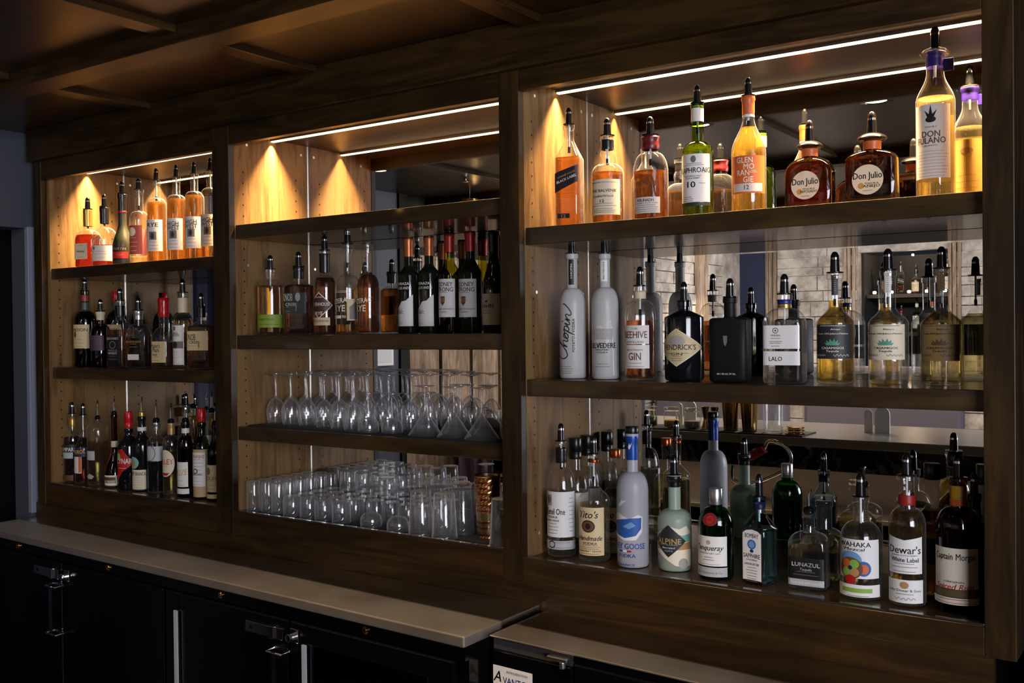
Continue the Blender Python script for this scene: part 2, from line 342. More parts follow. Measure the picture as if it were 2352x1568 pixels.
# ------------------------------------------------------------------ back bar cabinet
cab = thing('back_bar_cabinet', 'dark stained wooden back bar cabinet with three mirrored bays', 'cabinet', (0, 0, 0))
FT = .022                              # face frame thickness
ztop = zz(CEIL)
ZB = -.582                              # underside of the face frame
for x0, x1 in ((-3.325, -3.278), (-2.374, -2.302), (-1.346, -1.291), (-.313, -.262)):
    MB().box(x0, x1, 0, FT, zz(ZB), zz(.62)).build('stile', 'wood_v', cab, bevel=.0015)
for k, (x0, x1, zh, zd) in BAYS.items():
    xa, xb = {'L': (-3.278, -2.374), 'M': (-2.302, -1.346), 'R': (-1.291, -.313)}[k]
    MB().box(xa, xb, .001, FT, zz(zh), zz(.62)).build('header_rail', 'wood_h', cab, bevel=.001)
    MB().box(xa, xb, .001, FT, zz(ZB), zz(zd)).build('sill_board', 'wood_h', cab, bevel=.0015)
    MB().box(xa, xb, .0015, .016, zz(zd), zz(zd)+.006).build('sill_rail', pbr('dark_glossy_rail', (.03, .022, .016), .15, coat=.5), cab, bevel=.0015)
    tag(MB().box(x0+.001, x1-.001, FT+.0005, .311, zz(zd)-.024, zz(zd)).build('shelf', 'wood_shelf'), 'bottom board of the %s bay, behind the glossy sill rail' % {'L': 'left', 'M': 'middle', 'R': 'right'}[k], 'shelf', 'bottom boards in the back bar')
    MB().box(x0-.01, x1+.01, FT, .35, zz(SOFFIT), zz(SOFFIT)+.02).build('soffit', 'wood_h', cab)
    mm = MB().box(x0, x1, MIRROR_Y, MIRROR_Y+.006, zz(zd), zz(SOFFIT), 0)
    mm.build('mirror_panel', 'mirror', cab)
    e = MB()
    for xe, s in ((x0, 1), (x1, -1)): e.box(min(xe, xe+.0012*s), max(xe, xe+.0012*s), MIRROR_Y-.003, MIRROR_Y-.0002, zz(zd), zz(SOFFIT))
    e.build('mirror_edge', 'mirror_edge', cab)
    for xs, s in ((x0, 1), (x1, -1)):
        sp = MB(); tw = .03 if (k, s) not in (('L', 1), ('R', -1)) else .045
        xo = xs-s*.024
        sp.box(min(xs, xo), max(xs, xo), FT, .335, zz(zd)-.024, zz(SOFFIT)+.02, 0)
        xf = xs+s*.0004
        for yy in (.055, .262):
            z = zd+.06
            while z < SOFFIT-.08:
                sp.disc((xf, yy, zz(z)), .0028, 'x', 8, 1); z += .032
        for yy in (.07, .285):
            for zq in (zd+.05, .09 if k == 'R' else .2, SOFFIT-.03): sp.disc((xf+s*.0003, yy, zz(zq)), .0042, 'x', 10, 2)
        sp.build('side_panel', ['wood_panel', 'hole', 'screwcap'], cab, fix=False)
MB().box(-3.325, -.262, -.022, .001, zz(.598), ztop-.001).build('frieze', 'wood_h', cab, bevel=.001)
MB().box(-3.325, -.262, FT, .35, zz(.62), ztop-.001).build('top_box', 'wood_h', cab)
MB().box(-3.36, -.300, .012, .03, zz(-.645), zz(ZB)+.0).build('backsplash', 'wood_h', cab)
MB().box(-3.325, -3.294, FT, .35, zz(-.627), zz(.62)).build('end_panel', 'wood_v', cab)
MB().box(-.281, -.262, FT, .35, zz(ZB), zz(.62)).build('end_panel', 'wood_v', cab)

# shelves
SHELVES = {'L': ((.2295, .193), (-.110, -.148)), 'R': ((.238, .198), (-.1144, -.153)), 'M': ((.314, .274), (-.006, -.0456), (-.271, -.309))}
NAMES = {'L': ['top', 'second'], 'R': ['top', 'second'], 'M': ['empty top', 'second', 'third']}
HOLD = {'L': ['under amber whiskey bottles in the left bay', 'under the red-capped bottle in the left bay'], 'R': ['under the tallest bottles in the right bay', 'under the frosted bottles in the right bay'],
        'M': ['with nothing on it in the middle bay', 'under the wine bottles in the middle bay', 'under the stemmed glasses in the middle bay']}
for k, lst in SHELVES.items():
    x0, x1 = BAYS[k][:2]
    for i, (zt, zb) in enumerate(lst):
        s = MB().box(x0+.0015, x1-.0015, .024, .306, zz(zb), zz(zt)).build('shelf', 'wood_shelf', bevel=.0015)
        tag(s, 'dark wooden shelf %s' % HOLD[k][i], 'shelf', 'shelves in the back bar')
tag(MB().box(-2.29, -1.355, .05, .295, zz(-.271), zz(-.271)+.003).build('bar_mat', 'black_matt'), 'thin black bar mat under the upside-down stemmed glasses', 'mat')
tag(MB().box(-2.29, -1.355, .04, .300, zz(-.517), zz(-.517)+.003).build('bar_mat', 'black_matt'), 'thin black bar mat under the tumblers and copper mug', 'mat')

# strip lights
for k, (x0, x1, zh, zd) in BAYS.items():
    t = thing('strip_light', 'glowing warm strip light under the soffit of the %s bay' % {'L': 'left', 'M': 'middle', 'R': 'right'}[k], 'light', ((x0+x1)/2, STRIP_Y, zz(SOFFIT)-.0003), group='strip lights in the back bar')
    w = (x1-x0)/2-.004
    MB().box(-w, w, -.009, .009, -.002, 0).box(-w, w, -.009, -.0062, -.0068, -.002).box(-w, w, .0062, .009, -.0068, -.002).build('channel', 'alu', t)
    MB().box(-w+.002, w-.002, -.006, .006, -.0092, -.0022).build('diffuser', 'strip', t)
for i, (x, y) in enumerate(DOWNLIGHTS):
    t = thing('downlight', 'small round warm downlight in the dark wooden ceiling', 'light', (x, y, zz(CEIL)), group='ceiling downlights')
    MB().lathe([(.05, 0), (.05, -.004), (.036, -.006), (.034, -.001)], 24, cap0=False, cap1=False).build('ring', 'black', t, smooth=True)
    MB().disc((0, 0, -.0025), .034, 'z', 20).build('bulb', 'bulb', t)
BOTTLES=[
dict(p=(-1.2243,0.115,0.238),R=0.0298,rn=0.0113,H=0.245,hn=0.2071,hs=0.1641,st='cone',g='clear',n='whisky_bottle',l='square whisky bottle with slanted black label by the wood panel',c='bottle',rot=15,sec=(1.0,),liq=('amber',0.1661),nk=[('clearcap',0.2143,0.245,1.1)],top=('cap',0.2859),lab=[(0.0,0.0298,0.0791,0.1449,'black',[(-1,0.1277),(1,0.1469),(1,0.1084),(-1,0.0811)],[('t','JOHNNIE WALKER',0.1246,0.0043,0.0429,'tan',{'sl': 0.36,'dx': 0.05}),('t','BLACK LABEL',0.1145,0.0062,0.0477,'white',{'sl': 0.36,'dx': 0.05})]),(-0.006,0.0149,0.0224,0.0335,'black','r',[('t','12',0.0279,0.0072,0.0104,'tan',{})])]),
dict(p=(-1.1222,0.116,0.238),R=0.0371,rn=0.014,H=0.2063,hn=0.1423,hs=0.1173,st='round',g='clear',n='whisky_bottle',l='round whisky bottle with bulging neck and tall cream label',c='bottle',liq=('amber',0.1213),nk=[('darkcap',0.1743,0.1973,1.06)],top=('cap',0.2482),pf=[(0.013,0.2063),(0.013,0.1763),(0.017,0.1673),(0.0175,0.1573),(0.014,0.1453)],lab=[(0.0097,0.0401,0.0222,0.1029,'cream','r',[('t','SINGLE MALT SCOTCH WHISKY',0.096,0.003,0.0642,'ink',{}),('t','THE BALVENIE',0.0773,0.0065,0.0626,'ink',{'dx': -0.05}),('t','DoubleWood',0.065,0.005,0.0498,'ink',{'dx': -0.1}),('t','12',0.0537,0.007,0.0104,'ink',{'dx': -0.1}),('l',0.0478,0.0428,2,0.0281,'inkl',0),('l',0.036,0.0281,3,0.0261,'inkl',0)])]),
dict(p=(-1.0112,0.114,0.238),R=0.039,rn=0.0166,H=0.1937,hn=0.1549,hs=0.1111,st='round',g='clear',n='whisky_bottle',l='stout round whisky bottle with dark red wax neck and small grey label',c='bottle',liq=('damber',0.1131),nk=[('waxred',0.1617,0.1937,1.16)],top=('cap',0.2364),lab=[(0.0075,0.0313,0.0174,0.0528,'greylab','r',[('t',"A'BUNADH",0.0461,0.0068,0.0388,'ink',{'dx': -0.1}),('t','SINGLE MALT SCOTCH WHISKY',0.0394,0.0025,0.0532,'ink',{}),('l',0.0346,0.0212,4,0.0266,'inkl',0)]),(0.0075,0.0313,0.0595,0.0882,None,'r',[('t','ABERLOUR',0.0834,0.0097,0.0501,'dbrown',{})])]),
dict(p=(-0.9002,0.12,0.238),R=0.0342,rn=0.0123,H=0.2513,hn=0.1682,hs=0.1398,st='round',g='green',n='whisky_bottle',l='green glass whisky bottle with white neck and large white label',c='bottle',liq=('greenliq',0.1596),nk=[('whitecap',0.2107,0.2456,1.12)],top=('cap',0.2919),pf=[(0.0119,0.2513),(0.0128,0.223),(0.0114,0.2126),(0.0138,0.1927),(0.0133,0.1814)],lab=[(0.0048,0.0376,0.0336,0.1371,'white','r',[('d',0,0.126,0.0057,0.0076,'grey'),('l',0.1166,0.1129,2,0.0225,'inkl',0),('t','LAPHROAIG',0.1026,0.0114,0.0699,'ink',{'dx': 0.08}),('t','ISLAY SINGLE MALT',0.0896,0.0032,0.0376,'ink',{'dx': -0.05}),('t','SCOTCH WHISKY',0.0849,0.0028,0.0316,'ink',{'dx': -0.05}),('t','10',0.0718,0.0133,0.018,'ink',{'dx': -0.12}),('t','YEARS',0.0737,0.0024,0.015,'inkl',{'dx': 0.5}),('l',0.0448,0.0364,3,0.015,'inkl',-0.4)]),(0.0048,0.0376,0.0252,0.0326,'dgreen','r',[])]),
dict(p=(-0.7874,0.128,0.238),R=0.036,rn=0.012,H=0.2528,hn=0.2078,hs=0.1323,st='s',g='clear',n='whisky_bottle',l='tall tapered whisky bottle of gold liquid with orange label and orange neck',c='bottle',liq=('gold',0.1866),nk=[('orangecap',0.2133,0.2528,1.1),('whitecap',0.2069,0.2133,1.05)],top=('cap',0.2924),lab=[(0.0126,0.0402,0.0432,0.1222,'orange','r',[('t','GLEN',0.1131,0.012,0.0338,'pale',{'dx': -0.2}),('t','MO',0.0995,0.012,0.0217,'pale',{'dx': 0.02}),('t','RAN',0.0868,0.012,0.0258,'pale',{'dx': -0.28}),('t','GIE',0.0723,0.012,0.0209,'pale',{'dx': -0.02}),('l',0.0904,0.0868,2,0.008,'pale',0.25),('r',-0.85,0.0641,0.75,0.0468,'greylab'),('t','12',0.0559,0.0092,0.0097,'ink',{'dx': -0.1})])]),
dict(p=(-0.6602,0.138,0.238),R=0.0475,rn=0.0152,H=0.1393,hn=0.1089,hs=0.0786,st='round',g='amberglass',n='tequila_bottle',l='short broad brown tequila bottle with rounded shoulders and oval cream label',c='bottle',rot=3,sec=(0.56,),liq=('dj',0.0982),nk=[('orangecap',0.1116,0.1322,1.03)],top=('flange',0.1875),lab=[(-0.0028,0.0285,0.0223,0.0802,'cream','d',[('t','Don Julio',0.0592,0.0134,0.0524,'ink',{}),('d',-0.4,0.0381,0.0058,0.0058,'tanl'),('t','TEQUILA',0.0434,0.0031,0.0256,'dbrown',{'dx': 0.25}),('t','REPOSADO',0.0381,0.0049,0.0342,'dbrown',{'dx': 0.25}),('l',0.0302,0.0276,1,0.0114,'inkl',0)])]),
dict(p=(-0.5353,0.137,0.238),R=0.0484,rn=0.0164,H=0.1403,hn=0.1093,hs=0.092,st='round',g='amberglass',n='tequila_bottle',l='short square-shouldered brown tequila bottle with oval cream label',c='bottle',rot=2,sec=(0.56,),liq=('dj',0.1024),nk=[('orangecap',0.1118,0.136,1.03)],top=('flange',0.1885),lab=[(-0.0029,0.03,0.0211,0.0803,'cream','d',[('t','Don Julio',0.0592,0.013,0.0552,'ink',{}),('d',-0.42,0.0389,0.006,0.006,'tanl'),('t','TEQUILA',0.0431,0.003,0.027,'dbrown',{'dx': 0.25}),('t','AÑEJO',0.038,0.0052,0.033,'dbrown',{'dx': 0.25}),('l',0.0304,0.0279,1,0.012,'inkl',0)])]),
dict(p=(-0.4169,0.137,0.238),R=0.0351,rn=0.0159,H=0.2892,hn=0.246,hs=0.1894,st='s',g='clear',n='tequila_bottle',l='tallest clear tequila bottle with purple neck band and long white label',c='bottle',liq=('palegold',0.1977),nk=[('violet',0.2568,0.285,1.04)],top=('flangec',0.3348),lab=[(-0.0012,0.0367,0.0413,0.1807,'white','r',[('p',[(-0.16,0.157),(-0.3,0.1701),(-0.08,0.1619),(0,0.1799),(0.08,0.1619),(0.3,0.1701),(0.16,0.157),(0.1,0.1504),(-0.1,0.1504)],'ink'),('d',0,0.152,0.0092,0.0058,'ink'),('t','TEQUILA',0.1381,0.0025,0.022,'inkl',{}),('t','DON',0.125,0.0117,0.0323,'dbrown',{}),('t','FULANO',0.1127,0.0117,0.0529,'dbrown',{}),('t','BLANCO',0.1028,0.0025,0.022,'inkl',{}),('l',0.0922,0.0454,9,0.0312,'fine',0)]),(0.1114,0.0337,0.0413,0.1676,'yellowlab','r',[('d',0,0.143,0.0134,0.0067,'tan'),('l',0.0897,0.0486,4,0.0236,'tan',0)])]),
dict(p=(-1.2155,0.108,-0.1144),R=0.031,rn=0.0128,H=0.2928,hn=0.212,hs=0.171,st='round',g='frost',n='vodka_bottle',l='frosted white vodka bottle with black neck tag and black script up its side',c='bottle',top=('cap',0.3367),lab=[(0.0119,0.0152,0.2198,0.2793,'black','r',[('t','CHOPIN',0.2511,0.0092,0.0348,'white',{'rot': 1})]),(0.0043,0.0325,0.0104,0.1723,None,'r',[('scr',-0.22,0.1086,0.1271,0.0108),('t','POTATO / VODKA',0.1015,0.0061,0.0779,'ink',{'rot': 1,'dx': 0.45}),('l',0.0287,0.0135,4,0.0195,'inkl',-0.2)])]),
dict(p=(-1.1289,0.11,-0.1144),R=0.0311,rn=0.0123,H=0.2883,hn=0.2112,hs=0.1711,st='round',g='frost',n='vodka_bottle',l='frosted white vodka bottle with a white bare tree printed on it',c='bottle',top=('cap',0.3314),lab=[(0.0098,0.0217,0.2248,0.2722,'white','r',[('t','BELVEDERE',0.2495,0.007,0.0402,'ink',{'rot': 1})]),(0.0087,0.0337,0.0117,0.1753,None,'r',[('tree',),('r',-0.75,0.1159,0.7,0.0921,'greyl'),('l',0.1139,0.0931,3,0.0242,'grey',0),('t','BELVEDERE',0.0782,0.012,0.064,'ink',{}),('t','ORGANIC',0.0683,0.004,0.0337,'inkl',{}),('t','VODKA',0.0623,0.004,0.0269,'inkl',{}),('l',0.0356,0.0296,2,0.0168,'inkl',0)])]),
dict(p=(-1.0376,0.108,-0.1144),R=0.0353,rn=0.0127,H=0.211,hn=0.1787,hs=0.1415,st='round',g='clear',n='gin_bottle',l='clear round gin bottle of reddish amber spirit with two stacked white labels',c='bottle',liq=('redamber',0.1336),nk=[('creamcap',0.1826,0.2002,1.05)],top=('cap',0.2551),lab=[(0.0037,0.0333,0.0812,0.1227,'whitelab','r',[('t','Craft',0.116,0.0039,0.0133,'inkl',{}),('t','BEEHIVE',0.1024,0.0157,0.0566,'brown',{}),('t','DISTILLING',0.086,0.0039,0.0399,'inkl',{})]),(0.0037,0.0333,0.027,0.0792,'whitelab','r',[('t','Barrel Reserve',0.0686,0.0039,0.0366,'inkl',{}),('t','GIN',0.0541,0.0167,0.0279,'brown',{}),('l',0.0386,0.0309,2,0.02,'inkl',0)])]),
dict(p=(-0.9331,0.114,-0.1144),R=0.043,rn=0.0124,H=0.1742,hn=0.1541,hs=0.1388,st='cone',g='black',n='gin_bottle',l='squat black apothecary gin bottle with a cream diamond label',c='bottle',top=('cap',0.2172),lab=[(0.0015,0.0631,0.0322,0.1149,'cream',[(-1,0.0745),(0,0.1149),(1,0.0745),(0,0.0322)],[('p',[(-0.94,0.0745),(0,0.1121),(0.94,0.0745),(0,0.035)],'creamd'),('d',0,0.0876,0.0191,0.0124,'greyl'),('t',"HENDRICK'S",0.0745,0.0115,0.0783,'ink',{'dx': 0.06}),('t','GIN',0.0595,0.0067,0.0252,'ink',{}),('r',-0.42,0.0613,-0.2,0.0604,'ink'),('r',0.2,0.0613,0.42,0.0604,'ink'),('l',0.0538,0.0454,3,0.0126,'inkl',0)])]),
dict(p=(-0.8244,0.11,-0.1144),R=0.0408,rn=0.013,H=0.1797,hn=0.138,hs=0.1333,st='flat',g='mattblack',n='gin_bottle',l='matte black rectangular gin bottle with tiny grey emblem',c='bottle',rot=8,sec=(0.72,),top=('cap',0.2205),lab=[(-0.0033,0.0327,0.0116,0.1038,None,'r',[('p',[(-0.16,0.0983),(0.12,0.0983),(0.12,0.0856),(0,0.0755),(-0.1,0.081)],'grey'),('t','GIN / 43% ALC. BY VOL.',0.018,0.0037,0.0405,'white',{'dx': 0.05})])]),
dict(p=(-0.7023,0.1,-0.1144),R=0.0402,rn=0.0134,H=0.1824,hn=0.1538,hs=0.1252,st='round',g='clear',n='tequila_bottle',l='clear rounded-square tequila bottle with blue and gold neck band and white labels',c='bottle',rot=5,sec=(0.75,),liq=('water',0.1296),nk=[('blue',0.1627,0.1716,1.05),('goldcap',0.1547,0.1627,1.05)],top=('cap',0.2243),lab=[(0.0,0.037,0.0714,0.1188,'white','r',[('d',-0.3,0.1083,0.0058,0.0058,'ink'),('d',-0.3,0.1083,0.0045,0.0045,'white'),('d',-0.3,0.1083,0.0018,0.0018,'ink'),('t','TEQUILA',0.0986,0.0036,0.0193,'inkl',{'dx': -0.3}),('l',0.0925,0.0863,2,0.0133,'inkl',-0.3),('t','MADE IN MEXICO',0.0828,0.0022,0.0222,'inkl',{'dx': -0.3}),('l',0.0784,0.0749,1,0.0111,'inkl',-0.3)]),(0.0,0.037,0.0379,0.0661,'white','r',[('t','LALO',0.0511,0.0089,0.0267,'ink',{'dx': -0.3})])]),
dict(p=(-0.6052,0.12,-0.1144),R=0.0368,rn=0.014,H=0.2229,hn=0.1546,hs=0.1212,st='s',g='clear',n='tequila_bottle',l='clear tequila bottle of gold spirit with charcoal label and green agave',c='bottle',liq=('gold',0.1677),top=('cap',0.2658),lab=[(0.0096,0.0167,0.1781,0.2186,'dark','r',[('l',0.2152,0.1824,9,0.005,'greyl',0)]),(0.0051,0.0367,0.0512,0.1194,'dark','r',[('l',0.1172,0.116,1,0.033,'pale',0),('t','Añejo',0.1099,0.0031,0.0183,'pale',{'dx': 0.15}),('t','Tequila 100%',0.1013,0.0031,0.0264,'pale',{'dx': -0.5}),('t','Jalisco,Mexico',0.1013,0.0031,0.0352,'pale',{'dx': 0.35}),('p',[(-0.3,0.0779),(-0.4,0.084),(-0.28,0.0814),(-0.3,0.0883),(-0.16,0.084),(-0.12,0.0909),(0,0.0849),(0.1,0.0918),(0.14,0.0849),(0.28,0.0883),(0.27,0.0814),(0.4,0.084),(0.3,0.0779)],'teal'),('t','CASAMIGOS',0.0728,0.0044,0.0425,'pale',{}),('t','Tequila',0.0667,0.0039,0.0235,'pale',{'sh': 0.25}),('sig',-0.95,0.0581,-0.35,0.0044,'pale'),('sig',0.05,0.0581,0.85,0.0044,'pale')])]),
dict(p=(-0.5053,0.133,-0.1144),R=0.0377,rn=0.0137,H=0.2244,hn=0.1525,hs=0.1191,st='s',g='clear',n='tequila_bottle',l='clear tequila bottle of colourless spirit with cream label and green agave',c='bottle',liq=('water',0.1439),top=('cap',0.2672),lab=[(0.0079,0.0171,0.1797,0.2202,'greylab','r',[('l',0.2168,0.1831,9,0.0051,'grey',0)]),(0.0039,0.0375,0.0498,0.1182,'cream','r',[('l',0.1161,0.1148,1,0.0338,'ink',0),('t','Blanco',0.1089,0.003,0.0188,'ink',{'dx': 0.15}),('t','Tequila 100%',0.1005,0.003,0.027,'ink',{'dx': -0.5}),('t','Jalisco,Mexico',0.1005,0.003,0.036,'ink',{'dx': 0.35}),('p',[(-0.3,0.0777),(-0.4,0.0836),(-0.28,0.0811),(-0.3,0.0878),(-0.16,0.0836),(-0.12,0.0903),(0,0.0844),(0.1,0.0912),(0.14,0.0844),(0.28,0.0878),(0.27,0.0811),(0.4,0.0836),(0.3,0.0777)],'teal'),('t','CASAMIGOS',0.0726,0.0043,0.0435,'ink',{}),('t','Tequila',0.0667,0.0039,0.024,'ink',{'sh': 0.25}),('sig',-0.95,0.0583,-0.35,0.0043,'ink'),('sig',0.05,0.0583,0.85,0.0043,'ink')])]),
dict(p=(-0.4075,0.137,-0.1144),R=0.0384,rn=0.0133,H=0.2237,hn=0.1487,hs=0.1154,st='s',g='clear',n='tequila_bottle',l='clear tequila bottle of pale gold spirit with tan label,next to the right stile',c='bottle',liq=('palegold',0.1412),top=('cap',0.2662),lab=[(0.0067,0.0174,0.181,0.2179,'tanlab','r',[('l',0.2146,0.1851,9,0.0052,'dbrown',0)]),(0.0033,0.0382,0.048,0.117,'tanlab','r',[('l',0.1149,0.1137,1,0.0344,'ink',0),('t','Reposado',0.108,0.0029,0.0191,'ink',{'dx': 0.15}),('t','Tequila 100%',0.0998,0.0029,0.0275,'ink',{'dx': -0.5}),('t','Jalisco,Mexico',0.0998,0.0029,0.0366,'ink',{'dx': 0.35}),('p',[(-0.3,0.0776),(-0.4,0.0833),(-0.28,0.0809),(-0.3,0.0874),(-0.16,0.0833),(-0.12,0.0899),(0,0.0842),(0.1,0.0907),(0.14,0.0842),(0.28,0.0874),(0.27,0.0809),(0.4,0.0833),(0.3,0.0776)],'dbrown'),('t','CASAMIGOS',0.0727,0.0042,0.0443,'ink',{}),('t','Tequila',0.0669,0.0038,0.0244,'ink',{'sh': 0.25}),('sig',-0.95,0.0587,-0.35,0.0042,'ink'),('sig',0.05,0.0587,0.85,0.0042,'ink')])]),
dict(p=(-1.2402,0.091,-0.53),R=0.0339,rn=0.0123,H=0.268,hn=0.2073,hs=0.1507,st='round',g='clear',n='vodka_bottle',l='round clear vodka bottle with black neck and pourer,nearest the wood panel',c='bottle',liq=('water',0.1517),nk=[('darkcap',0.2176,0.2526,1.06)],top=('cap',0.3101),lab=[(0.0106,0.0449,0.0475,0.1532,'white','r',[('r',-0.75,0.1461,-0.35,0.1207,'greyl'),('d',-0.55,0.1349,0.0072,0.0092,'grey'),('r',-0.95,0.1186,-0.7,0.0963,'red'),('t','Ketel One',0.1075,0.0144,0.0503,'ink',{'dx': -0.2}),('t','VODKA',0.0943,0.0051,0.0288,'ink',{'dx': -0.35}),('t','FAMILY MADE',0.0862,0.0041,0.036,'ink',{'dx': -0.35}),('l',0.079,0.0567,4,0.0157,'inkl',-0.35),('l',0.1379,0.0618,9,0.0072,'inkl',0.7)]),(0.0106,0.0449,0.0191,0.0394,'silver','r',[('d',-0.35,0.0303,0.0082,0.0092,'dark'),('d',-0.35,0.0303,0.0062,0.0062,'silver'),('l',0.0353,0.0231,2,0.036,'grey',0)])]),
dict(p=(-1.2605,0.19,-0.53),R=0.0342,rn=0.0128,H=0.2497,hn=0.1867,hs=0.1321,st='round',g='clear',n='vodka_bottle',l='clear vodka bottle with tall black screw cap,close behind the bottles by the wood panel',c='bottle',liq=('water',0.1588),top=('screw',0.2658,'darkcap',0.2145),lab=[(0.0107,0.0453,0.0277,0.1355,'white','r',[])]),
dict(p=(-1.2681,0.262,-0.53),R=0.034,rn=0.0131,H=0.2531,hn=0.1883,hs=0.1324,st='round',g='clear',n='vodka_bottle',l='clear vodka bottle with tall black screw cap,rearmost against the mirror',c='bottle',liq=('water',0.1543),top=('screw',0.2651,'darkcap',0.2147),lab=[(0.0107,0.045,0.0292,0.1355,'white','r',[])]),
dict(p=(-1.1525,0.092,-0.53),R=0.0362,rn=0.0121,H=0.2435,hn=0.173,hs=0.1377,st='s',g='clear',n='vodka_bottle',l='clear vodka bottle with cream label and copper neck ring fitted with a black pourer',c='bottle',liq=('straw',0.1297),nk=[('copper',0.2244,0.2314,1.1)],top=('cap',0.2858),lab=[(0.0076,0.0347,0.0156,0.1249,'creamg','r',[('t',"Tito's",0.109,0.0161,0.0486,'ink',{'sh': 0.3,'dx': -0.1}),('d',-0.1,0.0822,0.0161,0.0141,'ink'),('d',-0.1,0.0822,0.0136,0.0116,'brown'),('d',-0.1,0.0822,0.006,0.007,'ink'),('t','Handmade',0.0554,0.0111,0.0598,'ink',{'sh': 0.3}),('t','VODKA',0.0435,0.006,0.0347,'ink',{}),('l',0.0385,0.0305,3,0.0243,'inkl',0),('t','AUSTIN * TEXAS',0.0256,0.004,0.0521,'dbrown',{}),('l',0.0216,0.0176,1,0.0313,'dbrown',0)])]),
dict(p=(-1.1417,0.174,-0.53),R=0.0341,rn=0.0114,H=0.2353,hn=0.1671,hs=0.1339,st='s',g='clear',n='vodka_bottle',l='clear vodka bottle with cream label and copper screw cap',c='bottle',liq=('straw',0.1546),top=('screw',0.2467,'copper',0.227),lab=[(0.0071,0.0327,0.0005,0.1129,'creamg','r',[('t',"Tito's",0.0966,0.0165,0.0458,'ink',{'sh': 0.3,'dx': -0.1}),('d',-0.1,0.069,0.0165,0.0144,'ink'),('d',-0.1,0.069,0.0139,0.0119,'brown'),('d',-0.1,0.069,0.0062,0.0072,'ink'),('t','Handmade',0.0414,0.0114,0.0562,'ink',{'sh': 0.3}),('t','VODKA',0.0292,0.0062,0.0327,'ink',{}),('l',0.0241,0.0159,3,0.0229,'inkl',0),('t','AUSTIN * TEXAS',0.0108,0.0041,0.049,'dbrown',{}),('l',0.0067,0.0026,1,0.0294,'dbrown',0)])]),
dict(p=(-1.0496,0.086,-0.53),R=0.0355,rn=0.0127,H=0.2974,hn=0.2113,hs=0.1682,st='round',g='frostblue',n='vodka_bottle',l='tall frosted vodka bottle with blue neck and blue mountain picture',c='bottle',nk=[('blue2',0.2377,0.2974,1.06)],top=('screw',0.3121,'darkcap',0.2965),lab=[(0.0087,0.0495,0.0007,0.1602,None,'r',[('p',[(-0.62,0.138),(-0.4,0.1486),(-0.35,0.1544),(-0.3,0.1486),(-0.1,0.1525),(-0.28,0.1438),(-0.5,0.1351)],'white'),('p',[(-0.9,0.1167),(-0.6,0.1235),(0,0.11),(0.4,0.1196),(0.62,0.1138),(0.6,0.081),(0.3,0.0636),(-0.2,0.0616),(-0.9,0.0713)],'white'),('p',[(-0.9,0.1022),(-0.5,0.1071),(0.1,0.1119),(0.57,0.1129),(0.55,0.0887),(0.3,0.0732),(-0.2,0.0674),(-0.9,0.0771)],'blue3'),('p',[(-0.3,0.0926),(0.1,0.1042),(0.3,0.0955),(0,0.0877)],'bluel'),('t','GREY GOOSE',0.05,0.0127,0.0852,'blue2',{'dx': -0.12}),('r',-0.5,0.0404,-0.3,0.0365,'blue2'),('r',-0.3,0.0404,-0.1,0.0365,'white'),('r',-0.1,0.0404,0.1,0.0365,'red'),('t','VODKA',0.0288,0.0078,0.0436,'blue2',{'dx': -0.15}),('t','FRANCE',0.0085,0.0049,0.0396,'blue2',{'dx': -0.15})]),(0.0124,0.0372,0.2566,0.2827,None,'r',[('p',[(-0.5,0.2663),(-0.3,0.2759),(-0.2,0.2701),(0.1,0.2778),(-0.05,0.2682),(-0.3,0.2605)],'white')])]),
dict(p=(-0.9568,0.107,-0.53),R=0.037,rn=0.0135,H=0.2077,hn=0.1325,hs=0.1074,st='round',g='frostgreen',n='gin_bottle',l='pale green frosted gin bottle with black diamond label over painted hills',c='bottle',nk=[('darkcap',0.1817,0.2058,1.02)],top=('cap',0.2521),lab=[(0.0078,0.0504,0.0085,0.1017,None,'r',[('p',[(-1,0.0742),(-0.5,0.0875),(0,0.0989),(0.35,0.0941),(0.7,0.1008),(1,0.0837),(1,0.0133),(0.6,0.0124),(0.2,0.0143),(-0.5,0.0371),(-1,0.0494)],'pale'),('p',[(-1,0.078),(0,0.0875),(0.5,0.0799),(1,0.0837),(1,0.0666),(0.4,0.0647),(-1,0.0609)],'tealp'),('p',[(-1,0.0609),(0.3,0.0609),(1,0.0666),(1,0.0494),(-1,0.0475)],'tan'),('d',0.55,0.019,0.0115,0.0115,'greyl')]),(0.0026,0.0388,0.0323,0.1027,'dark',[(-1,0.0675),(0,0.1027),(1,0.0675),(0,0.0323)],[('t','ALPINE',0.0675,0.0125,0.0543,'gold2',{}),('t','DISTILLING',0.0599,0.0029,0.0388,'greyl',{}),('t','Barreled',0.0533,0.0038,0.0272,'white',{'sh': 0.25}),('t','GIN',0.0466,0.0038,0.0171,'greyl',{})])]),
dict(p=(-0.852,0.089,-0.53),R=0.0372,rn=0.0121,H=0.1553,hn=0.1498,hs=0.1115,st='round',g='green2',n='gin_bottle',l='green shaker-shaped gin bottle with silver cap and red seal',c='bottle',liq=('greenliq2',0.1386),top=('screw',0.1898,'silver',0.1553),lab=[(-0.0013,0.0402,0.03,0.0925,'white','r',[('d',0,0.0796,0.0046,0.0046,'greyl'),('t','Tanqueray',0.0686,0.0112,0.0644,'ink',{'sh': 0.35}),('t','LONDON DRY GIN',0.0567,0.0028,0.0483,'inkl',{}),('l',0.0484,0.0429,2,0.0121,'inkl',0),('l',0.0346,0.0328,1,0.0322,'greyl',0)]),(-0.0013,0.0402,0.0052,0.0273,'silver','r',[('t','Chas. Tanqueray & Co.',0.0163,0.0046,0.0603,'grey',{'sh': 0.25})]),(0.0019,0.0169,0.1145,0.1411,'red2','d',[('d',0,0.1283,0.0084,0.0084,'red')])]),
